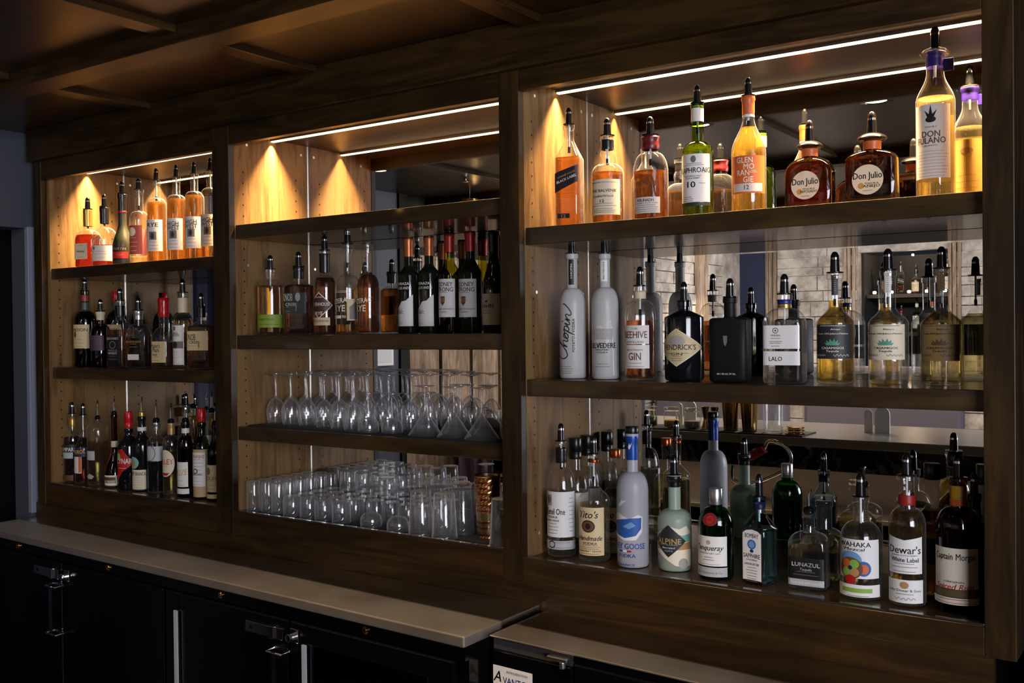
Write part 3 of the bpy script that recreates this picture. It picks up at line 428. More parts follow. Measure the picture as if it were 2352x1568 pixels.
dict(p=(-0.7578,0.095,-0.53),R=0.0295,rn=0.0118,H=0.1784,hn=0.1457,hs=0.1111,st='cone',g='blueglass',n='gin_bottle',l='square pale blue gin bottle with arched white label',c='bottle',rot=-11,sec=(1.0,),liq=('bluewater',0.1147),nk=[('navy',0.153,0.1693,1.05)],top=('cap',0.2257),lab=[(0.0,0.0242,-0.0061,0.1154,'ink',[(-1,-0.0061),(-1,0.1073),(-0.6,0.1136),(0,0.1163),(0.6,0.1136),(1,0.1073),(1,-0.0061)],[('p',[(-0.9,-0.0034),(-0.9,0.1055),(-0.55,0.1114),(0,0.1136),(0.55,0.1114),(0.9,0.1055),(0.9,-0.0034)],'white'),('t','BOMBAY',0.101,0.0091,0.0319,'ink',{}),('d',0,0.083,0.01,0.01,'blue3'),('d',0,0.083,0.0073,0.0073,'bluel'),('d',0,0.0695,0.0045,0.0036,'navy'),('t','SAPPHIRE',0.0596,0.0091,0.0387,'ink',{}),('t','Distilled',0.0515,0.0036,0.0242,'inkl',{'sh': 0.25}),('t','LONDON DRY GIN',0.0425,0.0045,0.0339,'ink',{}),('l',0.0353,0.0011,7,0.0133,'inkl',0)])]),
dict(p=(-0.6585,0.11,-0.53),R=0.0382,rn=0.0116,H=0.1528,hn=0.1136,hs=0.0922,st='round',g='clear',n='tequila_bottle',l='clear square tequila bottle with black label and thin metal pourer',c='bottle',rot=4,sec=(0.72,),liq=('palegold',0.0815),nk=[('clearcap',0.1474,0.1564,1.25)],top=('tube',0.1973),lab=[(0.0,0.0359,0.022,0.0642,'black','r',[('t','LUNAZUL',0.051,0.008,0.056,'white',{}),('t','Tequila',0.0413,0.0053,0.0251,'white',{'sh': 0.25}),('l',0.0361,0.0299,2,0.0251,'grey',0)]),(0.0,0.0359,0.0079,0.0211,'silver','r',[('t','TEQUILA REPOSADO',0.0141,0.0044,0.0611,'white',{})]),(0.0,0.0229,-0.0079,0.0027,'dark','r',[('l',0.0009,-0.0061,2,0.0138,'greyl',0)])]),
dict(p=(-0.6522,0.19,-0.53),R=0.0376,rn=0.0156,H=0.1647,hn=0.1078,hs=0.0857,st='round',g='clear',n='tequila_bottle',l='clear square tequila bottle without pourer,directly behind the one with the metal pourer',c='bottle',rot=4,sec=(0.72,),liq=('palegold',0.0986),top=('screw',0.1767,'clearcap',0.1666),lab=[(0.0,0.0353,0.021,0.0617,'black','r',[])]),
dict(p=(-0.5506,0.095,-0.53),R=0.0394,rn=0.0137,H=0.1963,hn=0.1482,hs=0.1121,st='round',g='clear',n='mezcal_bottle',l='clear round mezcal bottle with white label and colourful circular art',c='bottle',liq=('straw2',0.1104),top=('cap',0.2435),lab=[(0.0041,0.044,0.0431,0.1183,'white','r',[('t','WAHAKA',0.109,0.0094,0.0634,'ink',{'dx': -0.15}),('t','Mezcal',0.0997,0.006,0.0396,'ink',{'sh': 0.3,'dx': -0.15})]),(0.0041,0.044,0.0287,0.0989,None,'r',[('d',-0.3,0.0769,0.0214,0.0188,'bluel'),('d',0.25,0.0625,0.0137,0.0146,'blue3'),('d',0.27,0.0617,0.0086,0.0094,'orange'),('d',-0.3,0.0625,0.0231,0.0214,'brown'),('d',-0.48,0.071,0.0086,0.0086,'orange'),('d',-0.13,0.071,0.0086,0.0086,'greenl'),('d',-0.48,0.0549,0.0086,0.0086,'greenl'),('d',-0.13,0.0549,0.0086,0.0086,'tan'),('d',-0.3,0.0634,0.0043,0.0043,'navy'),('d',-0.3,0.0405,0.0103,0.0094,'red')]),(0.0041,0.044,0.0067,0.0312,'white','r',[('r',-0.7,0.0245,0.6,0.016,'greenl'),('l',0.0109,0.0084,1,0.0264,'inkl',0)])]),
dict(p=(-0.4628,0.091,-0.53),R=0.0338,rn=0.015,H=0.2445,hn=0.1827,hs=0.1493,st='round',g='clear',n='whisky_bottle',l='round gold whisky bottle with red neck band and two white labels',c='bottle',liq=('gold',0.1794),nk=[('clearcap',0.2144,0.2445,1.08),('redlab',0.1894,0.2086,1.04)],top=('cap',0.287),lab=[(0.0024,0.0342,0.0625,0.1367,'white',[(-1,0.1334),(0,0.1268),(1,0.1334),(1,0.0633),(-1,0.0633)],[('t',"Dewar's",0.1086,0.0142,0.0615,'ink',{}),('t','BLENDED SCOTCH WHISKY',0.0979,0.0025,0.0478,'ink',{}),('t','White Label',0.0897,0.0083,0.0519,'ink',{}),('l',0.0823,0.0757,2,0.0239,'inkl',0),('l',0.0683,0.0666,1,0.0273,'inkl',0)]),(0.0024,0.0353,0.008,0.0518,'white','r',[('d',0,0.0419,0.0075,0.0067,'tan'),('t','John Dewar & Sons',0.032,0.005,0.0601,'ink',{}),('l',0.027,0.0229,1,0.0212,'inkl',0),('sig',-0.5,0.0163,0.55,0.005,'ink')])]),
dict(p=(-0.3724,0.095,-0.53),R=0.0398,rn=0.0138,H=0.2458,hn=0.1921,hs=0.1547,st='round',g='brownglass',n='rum_bottle',l='dark brown rum bottle with white label in the right corner of the bottom shelf',c='bottle',liq=('rum',0.1628),nk=[('yellow',0.2068,0.2328,1.06),('orangecap',0.1954,0.2068,1.1)],top=('cap',0.2905),lab=[(0.0,0.0458,0.0465,0.1218,'creamw','r',[('t','Captain Morgan',0.1066,0.0122,0.077,'ink',{}),('t','ORIGINAL',0.0601,0.0032,0.0367,'ink',{}),('t','Spiced Rum',0.0513,0.0106,0.0697,'red',{'sh': 0.3})]),(0.0,0.0458,0.032,0.0457,'olive','r',[]),(0.0,0.0458,0.0184,0.0312,'creamw','r',[('l',0.028,0.0216,2,0.0367,'red',0)])]),
dict(p=(-0.4402,0.2,-0.53),R=0.0347,rn=0.013,H=0.2272,hn=0.1751,hs=0.1421,st='s',g='clear',n='whisky_bottle',l='dark whisky bottle with black screw cap and gold label,behind two front bottles',c='bottle',liq=('dwhisky',0.1647),top=('screw',0.2576,'darkcap',0.2255),lab=[(0.0012,0.0375,0.0309,0.1252,'goldlab','r',[('d',0,0.0884,0.0277,0.026,'black'),('l',0.1012,0.0755,2,0.015,'tan',0)])]),
dict(p=(-0.363,0.2,-0.53),R=0.0322,rn=0.011,H=0.2008,hn=0.1549,hs=0.1209,st='s',g='black',n='liqueur_bottle',l='black glass bottle with gold neck band,mostly hidden behind the rum bottle',c='bottle',nk=[('goldcap',0.1566,0.1736,1.1)],top=('cap',0.2432)),
dict(p=(-0.3573,0.265,-0.53),R=0.0313,rn=0.0113,H=0.2129,hn=0.1537,hs=0.1319,st='s',g='whiteglass',n='liqueur_bottle',l='white glass bottle with black cap at the mirror,half hidden by the right stile',c='bottle',top=('screw',0.253,'darkcap',0.2129)),
dict(p=(-2.254,0.11,-0.006),R=0.0391,rn=0.0135,H=0.1942,hn=0.1634,hs=0.1378,st='round',g='clear',n='whiskey_bottle',l='round whiskey bottle of light amber spirit with a lime green label band',c='bottle',liq=('lamber',0.1455),nk=[('clearcap',0.1827,0.1942,1.15)],top=('cap',0.2352),lab=[(0.026,0.0615,0.0221,0.0599,'limelab','r',[('t','BULLEIT 95 RYE',0.0461,0.0058,0.0443,'dgreen',{'dx': -0.12}),('l',0.0347,0.0271,1,0.043,'dgreen',0)]),(0.0068,0.0205,0.1066,0.1255,None,'r',[('t','B',0.1155,0.0116,0.0041,'dbrown',{})])]),
dict(p=(-2.136,0.111,-0.006),R=0.0414,rn=0.0144,H=0.1966,hn=0.154,hs=0.139,st='flat',g='clear',n='whiskey_bottle',l='flat square-shouldered whiskey bottle with dark slate green label',c='bottle',rot=12,sec=(0.55,),liq=('damber',0.144),nk=[('darkcap',0.1615,0.1953,1.1)],top=('cap',0.2391),lab=[(-0.0021,0.0402,0.0615,0.1206,'slate','r',[('t','KNOB',0.1083,0.0213,0.0337,'pale',{'dx': -0.52}),('t','CREEK',0.0874,0.0088,0.0402,'pale',{'dx': -0.2}),('t','7',0.0751,0.0138,0.0056,'pale',{'dx': 0.2}),('d',0.35,0.1083,0.0088,0.0125,'greyl'),('l',0.08,0.0677,2,0.008,'greyl',-0.5)]),(-0.0021,0.0331,0.0208,0.0504,None,'r',[('l',0.048,0.0233,3,0.0265,'dbrown',0)])]),
dict(p=(-2.0295,0.11,-0.006),R=0.0319,rn=0.0135,H=0.237,hn=0.1672,hs=0.1304,st='round',g='clear',n='whiskey_bottle',l='amber whiskey bottle with dark sleeve and maroon diamond label',c='bottle',liq=('damber',0.1599),nk=[('darkcap',0.1746,0.2272,1.12),('clearcap',0.2272,0.237,1.1)],top=('cap',0.2799),lab=[(0.0067,0.0401,0.044,0.1191,'maroon',[(-1,0.0816),(0,0.1191),(1,0.0816),(0,0.044)],[('p',[(-0.93,0.0816),(0,0.1154),(0.93,0.0816),(0,0.0477)],'maroon2'),('t','RITTENHOUSE',0.0852,0.0098,0.0642,'pale',{}),('t','STRAIGHT',0.1046,0.0037,0.0321,'pale',{}),('t','RYE',0.0598,0.0098,0.0225,'pale',{})]),(0.0067,0.0312,0.0258,0.0477,'creamd','r',[('t','BOTTLED IN BOND',0.038,0.0061,0.0537,'ink',{})])]),
dict(p=(-1.9402,0.11,-0.006),R=0.0358,rn=0.0136,H=0.2502,hn=0.1636,hs=0.1251,st='round',g='clear',n='whiskey_bottle',l='nearly empty clear whiskey bottle with white lettering and black pourer',c='bottle',liq=('lamber',0.0275),nk=[('clearcap',0.2238,0.2502,1.05)],top=('cap',0.2899),lab=[(0.0,0.0375,0.039,0.1221,None,'r',[('t','SAZERAC',0.0924,0.0133,0.0712,'pale',{'sl': 0.12}),('t','RYE',0.0723,0.0181,0.0375,'pale',{}),('r',-0.9,0.0521,0.2,0.0438,'pale'),('t','90',0.0485,0.0084,0.0105,'pale',{'dx': 0.4}),('l',0.1185,0.115,2,0.0337,'pale',0)]),(0.0469,0.0237,0.0378,0.0972,'creamd','r',[('p',[(-0.7,0.0414),(-0.7,0.0746),(0,0.0889),(0.8,0.0746),(0.8,0.0414)],'grey'),('l',0.0711,0.0426,4,0.0142,'dark',0)])]),
dict(p=(-1.8653,0.11,-0.006),R=0.032,rn=0.0125,H=0.247,hn=0.163,hs=0.1227,st='round',g='clear',n='whiskey_bottle',l='full dark amber whiskey bottle with glass neck and no pourer beside the wine',c='bottle',liq=('damber',0.1677),nk=[('clearcap',0.2198,0.247,1.05)],top=('screw',0.2494,'clearcap',0.2459),lab=[(0.0,0.0336,0.038,0.1199,None,'r',[('t','SAZERAC',0.0907,0.0131,0.0637,'pale',{'sl': 0.12}),('t','RYE',0.0708,0.0178,0.0336,'pale',{})])]),
dict(p=(-1.8275,0.235,-0.006),R=0.0299,rn=0.0126,H=0.2689,hn=0.1909,hs=0.1616,st='s',g='wine',n='wine_bottle',l='copper-capped wine bottle with sloping white label,beside the spirits',c='bottle',nk=[('coppercap',0.2153,0.2701,1.12)],lab=[(0.0026,0.0324,0.1187,0.1392,None,'r',[('t','TERRAZAS',0.1392,0.0073,0.048,'white',{'dx': 0.0}),('t','DE LOS ANDES',0.1272,0.0073,0.0518,'white',{'dx': 0.0})]),(0.0,0.0324,0.0209,0.109,'whitelab',[(-1,0.0535),(-0.6,0.0692),(-0.3,0.0765),(0,0.0897),(0.4,0.0922),(0.7,0.1018),(1,0.109),(1,0.0209),(-1,0.0209)],[('t','RESERVA',0.0656,0.0061,0.0259,'greyl',{'dx': -0.3}),('t','MALBEC',0.0595,0.0073,0.0292,'grey',{'dx': -0.25}),('l',0.0318,0.0257,1,0.0194,'greyl',-0.3)])]),
dict(p=(-1.7534,0.235,-0.006),R=0.0295,rn=0.0124,H=0.2679,hn=0.1923,hs=0.1634,st='s',g='wine',n='wine_bottle',l='copper-capped wine bottle with sloping white label,touching the white-labelled wines',c='bottle',nk=[('coppercap',0.2139,0.2691,1.12)],lab=[(0.0026,0.0319,0.1164,0.1366,None,'r',[('t','TERRAZAS',0.1378,0.0072,0.0472,'white',{}),('t','DE LOS ANDES',0.1259,0.0072,0.0511,'white',{})]),(0.0,0.0319,0.0201,0.1069,'whitelab',[(-1,0.0522),(-0.6,0.0677),(-0.3,0.0748),(0,0.0879),(0.4,0.0903),(0.7,0.0998),(1,0.1069),(1,0.0201),(-1,0.0201)],[('t','RESERVA',0.0641,0.006,0.0255,'greyl',{'dx': -0.3}),('t','MALBEC',0.0581,0.0072,0.0287,'grey',{'dx': -0.25}),('l',0.0308,0.0248,1,0.0191,'greyl',-0.3)])]),
dict(p=(-1.6815,0.235,-0.006),R=0.0302,rn=0.0125,H=0.2682,hn=0.2008,hs=0.1581,st='s',g='winegreen',n='wine_bottle',l='wine bottle with black stopper,red capsule and white label,yellow-green shoulders',c='bottle',nk=[('redcap',0.2197,0.2694,1.12)],top=('stop',0.2847),lab=[(0.0021,0.0327,0.0439,0.1469,'white','r',[('t','RODNEY',0.1329,0.0119,0.0524,'ink',{'dx': -0.02}),('t','STRONG',0.1188,0.0119,0.0537,'ink',{}),('l',0.1118,0.1083,1,0.0164,'inkl',0),('p',[(-0.28,0.1001),(0.12,0.1001),(0.12,0.0837),(-0.08,0.0743),(-0.28,0.0837)],'brown'),('t','RS',0.0907,0.0107,0.0105,'tan',{'dx': -0.08}),('t','CABERNET SAUVIGNON',0.0661,0.0047,0.0556,'ink',{}),('t','SONOMA',0.0579,0.0036,0.0196,'inkl',{})])]),
dict(p=(-1.6103,0.235,-0.006),R=0.0315,rn=0.0128,H=0.2718,hn=0.2019,hs=0.1553,st='s',g='wine',n='wine_bottle',l='dark wine bottle with red capsule and large white label',c='bottle',nk=[('redcap',0.2182,0.273,1.12)],lab=[(0.0022,0.0341,0.0427,0.1442,'white','r',[('t','RODNEY',0.1303,0.0117,0.0546,'ink',{'dx': -0.02}),('t','STRONG',0.1165,0.0117,0.056,'ink',{}),('l',0.1096,0.1061,1,0.0171,'inkl',0),('p',[(-0.28,0.0981),(0.12,0.0981),(0.12,0.0819),(-0.08,0.0727),(-0.28,0.0819)],'brown'),('t','RS',0.0888,0.0105,0.0109,'tan',{'dx': -0.08}),('t','CABERNET SAUVIGNON',0.0646,0.0047,0.058,'ink',{}),('t','SONOMA',0.0565,0.0035,0.0205,'inkl',{})])]),
dict(p=(-1.5078,0.2,-0.006),R=0.0305,rn=0.0124,H=0.2625,hn=0.2084,hs=0.1091,st='s',g='wine',n='wine_bottle',l='black-capped wine bottle with sloping shoulders and a cream label,next to the post',c='bottle',nk=[('darkcap',0.2106,0.2636,1.12)],lab=[(0.0011,0.0341,0.0208,0.1011,'cream','r',[('p',[(-0.3,0.0822),(-0.1,0.0833),(-0.02,0.0877),(0,0.081),(-0.15,0.0788)],'ink'),('t','HAHN',0.0699,0.0113,0.0382,'ink',{'dx': -0.1}),('l',0.0576,0.0509,2,0.0136,'inkl',-0.1),('l',0.0353,0.033,1,0.0034,'inkl',-0.1)])]),
dict(p=(-3.1749,0.11,0.2295),R=0.0431,rn=0.0131,H=0.2058,hn=0.135,hs=0.0988,st='round',g='clear',n='cognac_bottle',l='flat-shouldered red brown cognac bottle with gold sleeve,first by the left panel',c='bottle',rot=14,sec=(0.6,),liq=('redliq',0.1169),nk=[('goldcap',0.1471,0.2043,1.2)],top=('cap',0.2479),lab=[(-0.0095,0.0293,0.0321,0.0869,'cream','r',[('l',0.0795,0.0395,3,0.0146,'grey',0),('t','Hennessy',0.0603,0.0091,0.0351,'grey',{})])]),
dict(p=(-3.0776,0.11,0.2295),R=0.0416,rn=0.0129,H=0.2071,hn=0.136,hs=0.093,st='round',g='clear',n='cognac_bottle',l='round cognac bottle half full of red spirit with black sleeve',c='bottle',liq=('redliq',0.0752),nk=[('darkcap',0.1493,0.2057,1.15)],top=('cap',0.2501),lab=[(0.0254,0.04,0.0202,0.0727,'whitelab','r',[('d',-0.6,0.064,0.0045,0.0059,'grey'),('l',0.0523,0.0436,2,0.022,'grey',0),('l',0.0348,0.0261,1,0.02,'greyl',0)])]),
dict(p=(-2.9758,0.11,0.2295),R=0.0322,rn=0.0132,H=0.2428,hn=0.1481,hs=0.0664,st='s',g='olivedark',n='cognac_bottle',l='dark frosted bulb-shaped cognac bottle with red and black label',c='bottle',nk=[('darkcap',0.1845,0.2413,1.05),('red',0.1787,0.1845,1.1)],top=('cap',0.2849),lab=[(0.0191,0.0292,0.0178,0.0639,'black','r',[('t','MARTIN',0.0567,0.0088,0.0438,'tan',{}),('r',-1,0.0466,1,0.025,'red'),('t','V.S.O.P',0.0365,0.0073,0.0234,'tan',{})])]),
dict(p=(-2.8836,0.11,0.2295),R=0.0302,rn=0.0134,H=0.2478,hn=0.1761,hs=0.1474,st='round',g='clear',n='rum_bottle',l='clear bottle with coral red label between the cognac and the amber whiskeys',c='bottle',liq=('straw',0.0268),nk=[('clearcap',0.2248,0.2463,1.1)],top=('cap',0.2864),lab=[(0.0063,0.0316,0.0334,0.1284,'coral','r',[('d',-0.1,0.1072,0.0144,0.0144,'pale'),('l',0.0873,0.0448,4,0.0158,'pale',0)]),(-0.0844,0.029,0.0334,0.1228,'creamw','r',[])]),
dict(p=(-2.8038,0.12,0.2295),R=0.0309,rn=0.0118,H=0.2716,hn=0.2149,hs=0.1894,st='round',g='clear',n='whiskey_bottle',l='tall amber whiskey bottle with pale paper label,leftmost of four alike',c='bottle',liq=('lamber2',0.1993),nk=[('clearcap',0.2574,0.2716,1.25)],top=('cap',0.3126),lab=[(0.0162,0.0313,0.0397,0.142,'whitelab','r',[('t','RYE',0.1252,0.0142,0.0388,'ink',{'dx': -0.05}),('r',-0.42,0.1028,0.36,0.0761,'grey'),('d',-0.05,0.0887,0.0057,0.01,'dark'),('l',0.0691,0.0467,3,0.0156,'inkl',0)])]),
dict(p=(-2.7,0.12,0.2295),R=0.0303,rn=0.0116,H=0.2716,hn=0.2159,hs=0.1909,st='round',g='clear',n='whiskey_bottle',l='tall amber whiskey bottle with pale label,second of four alike',c='bottle',liq=('lamber2',0.2034),nk=[('clearcap',0.2577,0.2716,1.25)],top=('cap',0.3133),lab=[(0.0159,0.0307,0.0383,0.1388,'whitelab','r',[('t','HIGH',0.1223,0.014,0.038,'ink',{'dx': -0.05}),('t','WEST',0.1085,0.014,0.0417,'ink',{'dx': -0.05}),('r',-0.42,0.1003,0.36,0.0741,'grey'),('d',-0.05,0.0865,0.0056,0.0098,'dark'),('l',0.0672,0.0452,3,0.0153,'inkl',0)])]),
dict(p=(-2.6106,0.12,0.2295),R=0.0298,rn=0.0114,H=0.274,hn=0.2192,hs=0.1946,st='round',g='clear',n='whiskey_bottle',l='tall amber whiskey bottle with pale label,third of four alike',c='bottle',liq=('lamber2',0.2069),nk=[('clearcap',0.2603,0.274,1.25)],top=('cap',0.3136),lab=[(0.0156,0.0302,0.0389,0.1378,'whitelab','r',[('t','HIGH',0.1216,0.0137,0.0374,'ink',{'dx': -0.05}),('t','WEST',0.108,0.0137,0.0411,'ink',{'dx': -0.05}),('r',-0.42,0.0999,0.36,0.0742,'grey'),('d',-0.05,0.0864,0.0055,0.0096,'dark'),('l',0.0674,0.0457,3,0.0151,'inkl',0)])]),
dict(p=(-2.5323,0.12,0.2295),R=0.0294,rn=0.0112,H=0.2771,hn=0.2231,hs=0.1988,st='round',g='clear',n='whiskey_bottle',l='part-empty whiskey bottle with clear shoulders,beside the post on the top left shelf',c='bottle',liq=('lamber2',0.1124),nk=[('clearcap',0.2636,0.2771,1.25)],top=('cap',0.3176),lab=[(0.0154,0.0298,0.0413,0.1388,'whitelab','r',[('t','HIGH',0.1228,0.0136,0.0369,'ink',{'dx': -0.05}),('t','WEST',0.1095,0.0136,0.0405,'ink',{'dx': -0.05}),('r',-0.42,0.1015,0.36,0.0761,'grey'),('d',-0.05,0.0881,0.0054,0.0095,'dark'),('l',0.0694,0.048,3,0.0149,'inkl',0)])]),
dict(p=(-3.2008,0.11,-0.11),R=0.038,rn=0.0129,H=0.2638,hn=0.194,hs=0.1515,st='round',g='green3',n='whiskey_bottle',l='green whiskey bottle with cream label and black pourer,first by the left panel',c='bottle',liq=('greenliq3',0.1773),nk=[('redlab',0.2274,0.2501,1.1),('greycap',0.1925,0.2243,1.05)],top=('cap',0.3062),lab=[(0.0119,0.0398,0.0641,0.1463,'creamd','r',[('t','JAMESON',0.1284,0.0106,0.0756,'ink',{'dx': -0.1}),('d',-0.3,0.1119,0.0061,0.0106,'brown'),('l',0.094,0.0701,3,0.0199,'inkl',0)])]),
dict(p=(-3.1727,0.215,-0.11),R=0.0372,rn=0.0129,H=0.2548,hn=0.1945,hs=0.1464,st='round',g='green3',n='whiskey_bottle',l='green whiskey bottle with bright red cap,behind the square black-labelled bottle',c='bottle',liq=('greenliq3',0.1929),nk=[('greycap',0.1976,0.2316,1.05)],top=('screw',0.2641,'red',0.227),lab=[(0.0117,0.039,0.0619,0.1459,'creamd','r',[('t','JAMESON',0.1276,0.0109,0.074,'ink',{'dx': -0.1}),('d',-0.3,0.1108,0.0062,0.0109,'brown'),('l',0.0924,0.068,3,0.0195,'inkl',0)])]),
dict(p=(-3.0937,0.1,-0.11),R=0.0328,rn=0.0127,H=0.1917,hn=0.1456,hs=0.1114,st='round',g='plum',n='liqueur_bottle',l='dark plum coloured bottle with pourer between the green and the black-labelled whiskeys',c='bottle',liq=('plumliq',0.1233),nk=[('creamcap',0.1605,0.1917,1.05)],top=('cap',0.2319),lab=[(0.0114,0.0314,0.057,0.1084,'plumlab','r',[])]),
dict(p=(-2.9661,0.09,-0.11),R=0.0349,rn=0.0138,H=0.2239,hn=0.1586,hs=0.1339,st='cone',g='clear',n='whiskey_bottle',l='square whiskey bottle of dark spirit with a black label on two faces',c='bottle',rot=14,sec=(0.95,),liq=('dwhisky',0.1266),nk=[('darkcap',0.1717,0.2065,1.2),('clearcap',0.2065,0.2239,1.1)],top=('cap',0.2646),lab=[(-0.0035,0.0297,0.0246,0.1034,'black','r',[('t',"JACK DANIEL'S",0.0977,0.0073,0.0475,'white',{}),('d',0,0.0762,0.0131,0.0131,'grey'),('d',0,0.0762,0.0102,0.0102,'black'),('t','TENNESSEE',0.0576,0.0058,0.0386,'greyl',{}),('t','WHISKEY',0.049,0.0073,0.0386,'white',{}),('l',0.0389,0.0289,2,0.0178,'grey',0)]),(0.0698,0.0244,0.0246,0.1034,'black','r',[('l',0.0977,0.0289,5,0.0122,'greyl',0)])]),
dict(p=(-2.8811,0.1,-0.11),R=0.0417,rn=0.0136,H=0.1903,hn=0.1444,hs=0.0999,st='round',g='clear',n='whiskey_bottle',l='flat rounded bourbon bottle of dark spirit with silver collar',c='bottle',rot=14,sec=(0.5,),liq=('dwhisky',0.0985),nk=[('silver',0.1588,0.1889,1.1)],top=('cap',0.2319),lab=[(-0.0042,0.0333,0.0436,0.0959,None,'r',[('t','WOODFORD RESERVE',0.086,0.0065,0.0633,'tan',{}),('l',0.0789,0.069,2,0.0167,'tan',0)]),(-0.0042,0.0229,0.0267,0.045,'whitelab','r',[])]),
dict(p=(-2.7404,0.095,-0.11),R=0.0336,rn=0.014,H=0.2238,hn=0.1315,hs=0.0867,st='round',g='clear',n='whiskey_bottle',l='bourbon bottle dipped in bright red wax with cream label',c='bottle',rot=10,sec=(0.8,),liq=('damber',0.0839),nk=[('waxred2',0.1651,0.2252,1.25)],top=('screw',0.2266,'waxred2',0.2182),lab=[(-0.0017,0.0319,0.0194,0.087,'creamd','r',[('t',"Maker's",0.0732,0.014,0.0383,'ink',{'dx': -0.3}),('t','Mark',0.0594,0.014,0.0287,'ink',{'dx': -0.2}),('t','WHISKY',0.0442,0.007,0.0223,'ink',{'dx': -0.3}),('l',0.0373,0.0263,2,0.016,'inkl',-0.3)])]),
dict(p=(-2.6823,0.125,-0.11),R=0.0321,rn=0.0147,H=0.2423,hn=0.1754,hs=0.1364,st='round',g='clear',n='whiskey_bottle',l='bourbon bottle with a tall white paper bib and cream neck',c='bottle',liq=('lamber',0.1545),nk=[('creamcap',0.1782,0.2256,1.1),('clearcap',0.2256,0.2437,1.2)],top=('cap',0.2855),lab=[(0.0078,0.0235,0.012,0.1374,'whitelab','r',[('d',-0.4,0.1277,0.0056,0.007,'grey'),('t','BASIL',0.1126,0.007,0.0235,'inkl',{'dx': -0.2}),('t','HAYDEN',0.1057,0.007,0.0282,'inkl',{'dx': -0.2}),('r',-0.9,0.0864,0.9,0.0644,'grey'),('d',-0.3,0.0754,0.0098,0.0112,'dark'),('l',0.0533,0.0175,3,0.0141,'greyl',0)])]),
dict(p=(-2.56,0.1,-0.11),R=0.042,rn=0.0129,H=0.1919,hn=0.1486,hs=0.1323,st='flat',g='clear',n='whiskey_bottle',l='flat square-shouldered bourbon bottle with tan label,beside the post on the second shelf',c='bottle',rot=16,sec=(0.55,),liq=('dwhisky',0.135),nk=[('darkcap',0.1608,0.1946,1.15)],top=('cap',0.2366),lab=[(-0.0021,0.0408,0.0586,0.1186,'creamd','r',[('t','KNOB',0.0999,0.0203,0.0343,'ink',{'dx': -0.5}),('t','CREEK',0.0839,0.0081,0.0408,'ink',{'dx': -0.15}),('t','9',0.0719,0.0163,0.0057,'dbrown',{'dx': 0.2}),('l',0.0746,0.0706,1,0.0204,'inkl',-0.4)])]),
dict(p=(-3.2405,0.08,-0.511),R=0.0296,rn=0.0122,H=0.2369,hn=0.176,hs=0.1425,st='round',g='clear',n='aperitif_bottle',l='dark red aperitif bottle with gold neck band,nearest the left panel',c='bottle',liq=('dred',0.1562),nk=[('goldcap',0.1928,0.2278,1.1)],top=('cap',0.278),lab=[(0.0062,0.0321,0.105,0.1321,'dark','r',[('t','CAMPARI',0.1155,0.0137,0.061,'white',{})]),(0.0052,0.0259,0.0839,0.105,'palebl','r',[]),(0.0052,0.0259,0.0025,0.0266,'dbrown','r',[])]),
dict(p=(-3.175,0.08,-0.511),R=0.0286,rn=0.0113,H=0.235,hn=0.1641,hs=0.1189,st='s',g='clear',n='aperitif_bottle',l='orange red aperitif bottle with blue and yellow label',c='bottle',liq=('orangered',0.1566),nk=[('clearcap',0.2214,0.235,1.15)],top=('cap',0.2756),lab=[(0.008,0.0299,0.0939,0.1252,'navy','r',[('t','APEROL',0.1103,0.0135,0.0539,'yellow',{'sl': 0.1})]),(0.002,0.0209,0.0372,0.0939,'whitelab','r',[('r',0.5,0.0939,0.95,0.0402,'orange')])]),
dict(p=(-3.0973,0.085,-0.511),R=0.0349,rn=0.0089,H=0.2242,hn=0.2168,hs=0.1795,st='round',g='clear',n='liqueur_bottle',l='clear ribbed decanter bottle half full of pale gold liqueur',c='bottle',liq=('palegold',0.1482),nk=[('clearcap',0.2153,0.2242,1.3)],top=('tube',0.2867),lab=[(0.0061,0.0183,0.0876,0.1184,'silver','r',[]),(0.0061,0.0159,0.0243,0.042,'greyl',[(-1,0.0331),(0,0.042),(1,0.0331),(0.5,0.0243),(-0.5,0.0243)],[])]),
dict(p=(-3.0091,0.09,-0.511),R=0.0323,rn=0.0095,H=0.2423,hn=0.1277,hs=0.0364,st='s',g='brownglass',n='liqueur_bottle',l='small brown bell-shaped liqueur bottle with red ribbon',c='bottle',liq=('rum',0.113),nk=[('creamcap',0.1335,0.1541,1.2)],top=('tube',0.2951),lab=[(0.0056,0.0327,-0.0035,0.0415,'creamw','r',[('r',-0.9,0.0357,0.85,0.0023,'dbrown'),('t','GRAND MARNIER',0.0212,0.0088,0.0523,'white',{})]),(0.0,0.0338,0.0531,0.1184,None,'r',[('p',[(-0.9,0.0531),(-0.2,0.1329),(0.1,0.1329),(-0.4,0.0488)],'red')])]),
dict(p=(-2.9281,0.09,-0.511),R=0.0369,rn=0.0116,H=0.1991,hn=0.1817,hs=0.1411,st='s',g='black',n='amaro_bottle',l='black glass bottle with red cap and slanted red label',c='bottle',top=('screw',0.2556,'red',0.202),lab=[(0.0129,0.036,0.0326,0.1341,'red',[(-1,0.0841),(-0.5,0.1312),(0,0.1355),(1,0.0869),(0,0.0598),(-0.5,0.0326)],[('d',-0.45,0.1098,0.0101,0.0116,'greenl'),('t','CYNAR',0.0955,0.0174,0.0577,'white',{'dx': 0.1}),('l',0.0769,0.0669,1,0.018,'pale',0)])]),
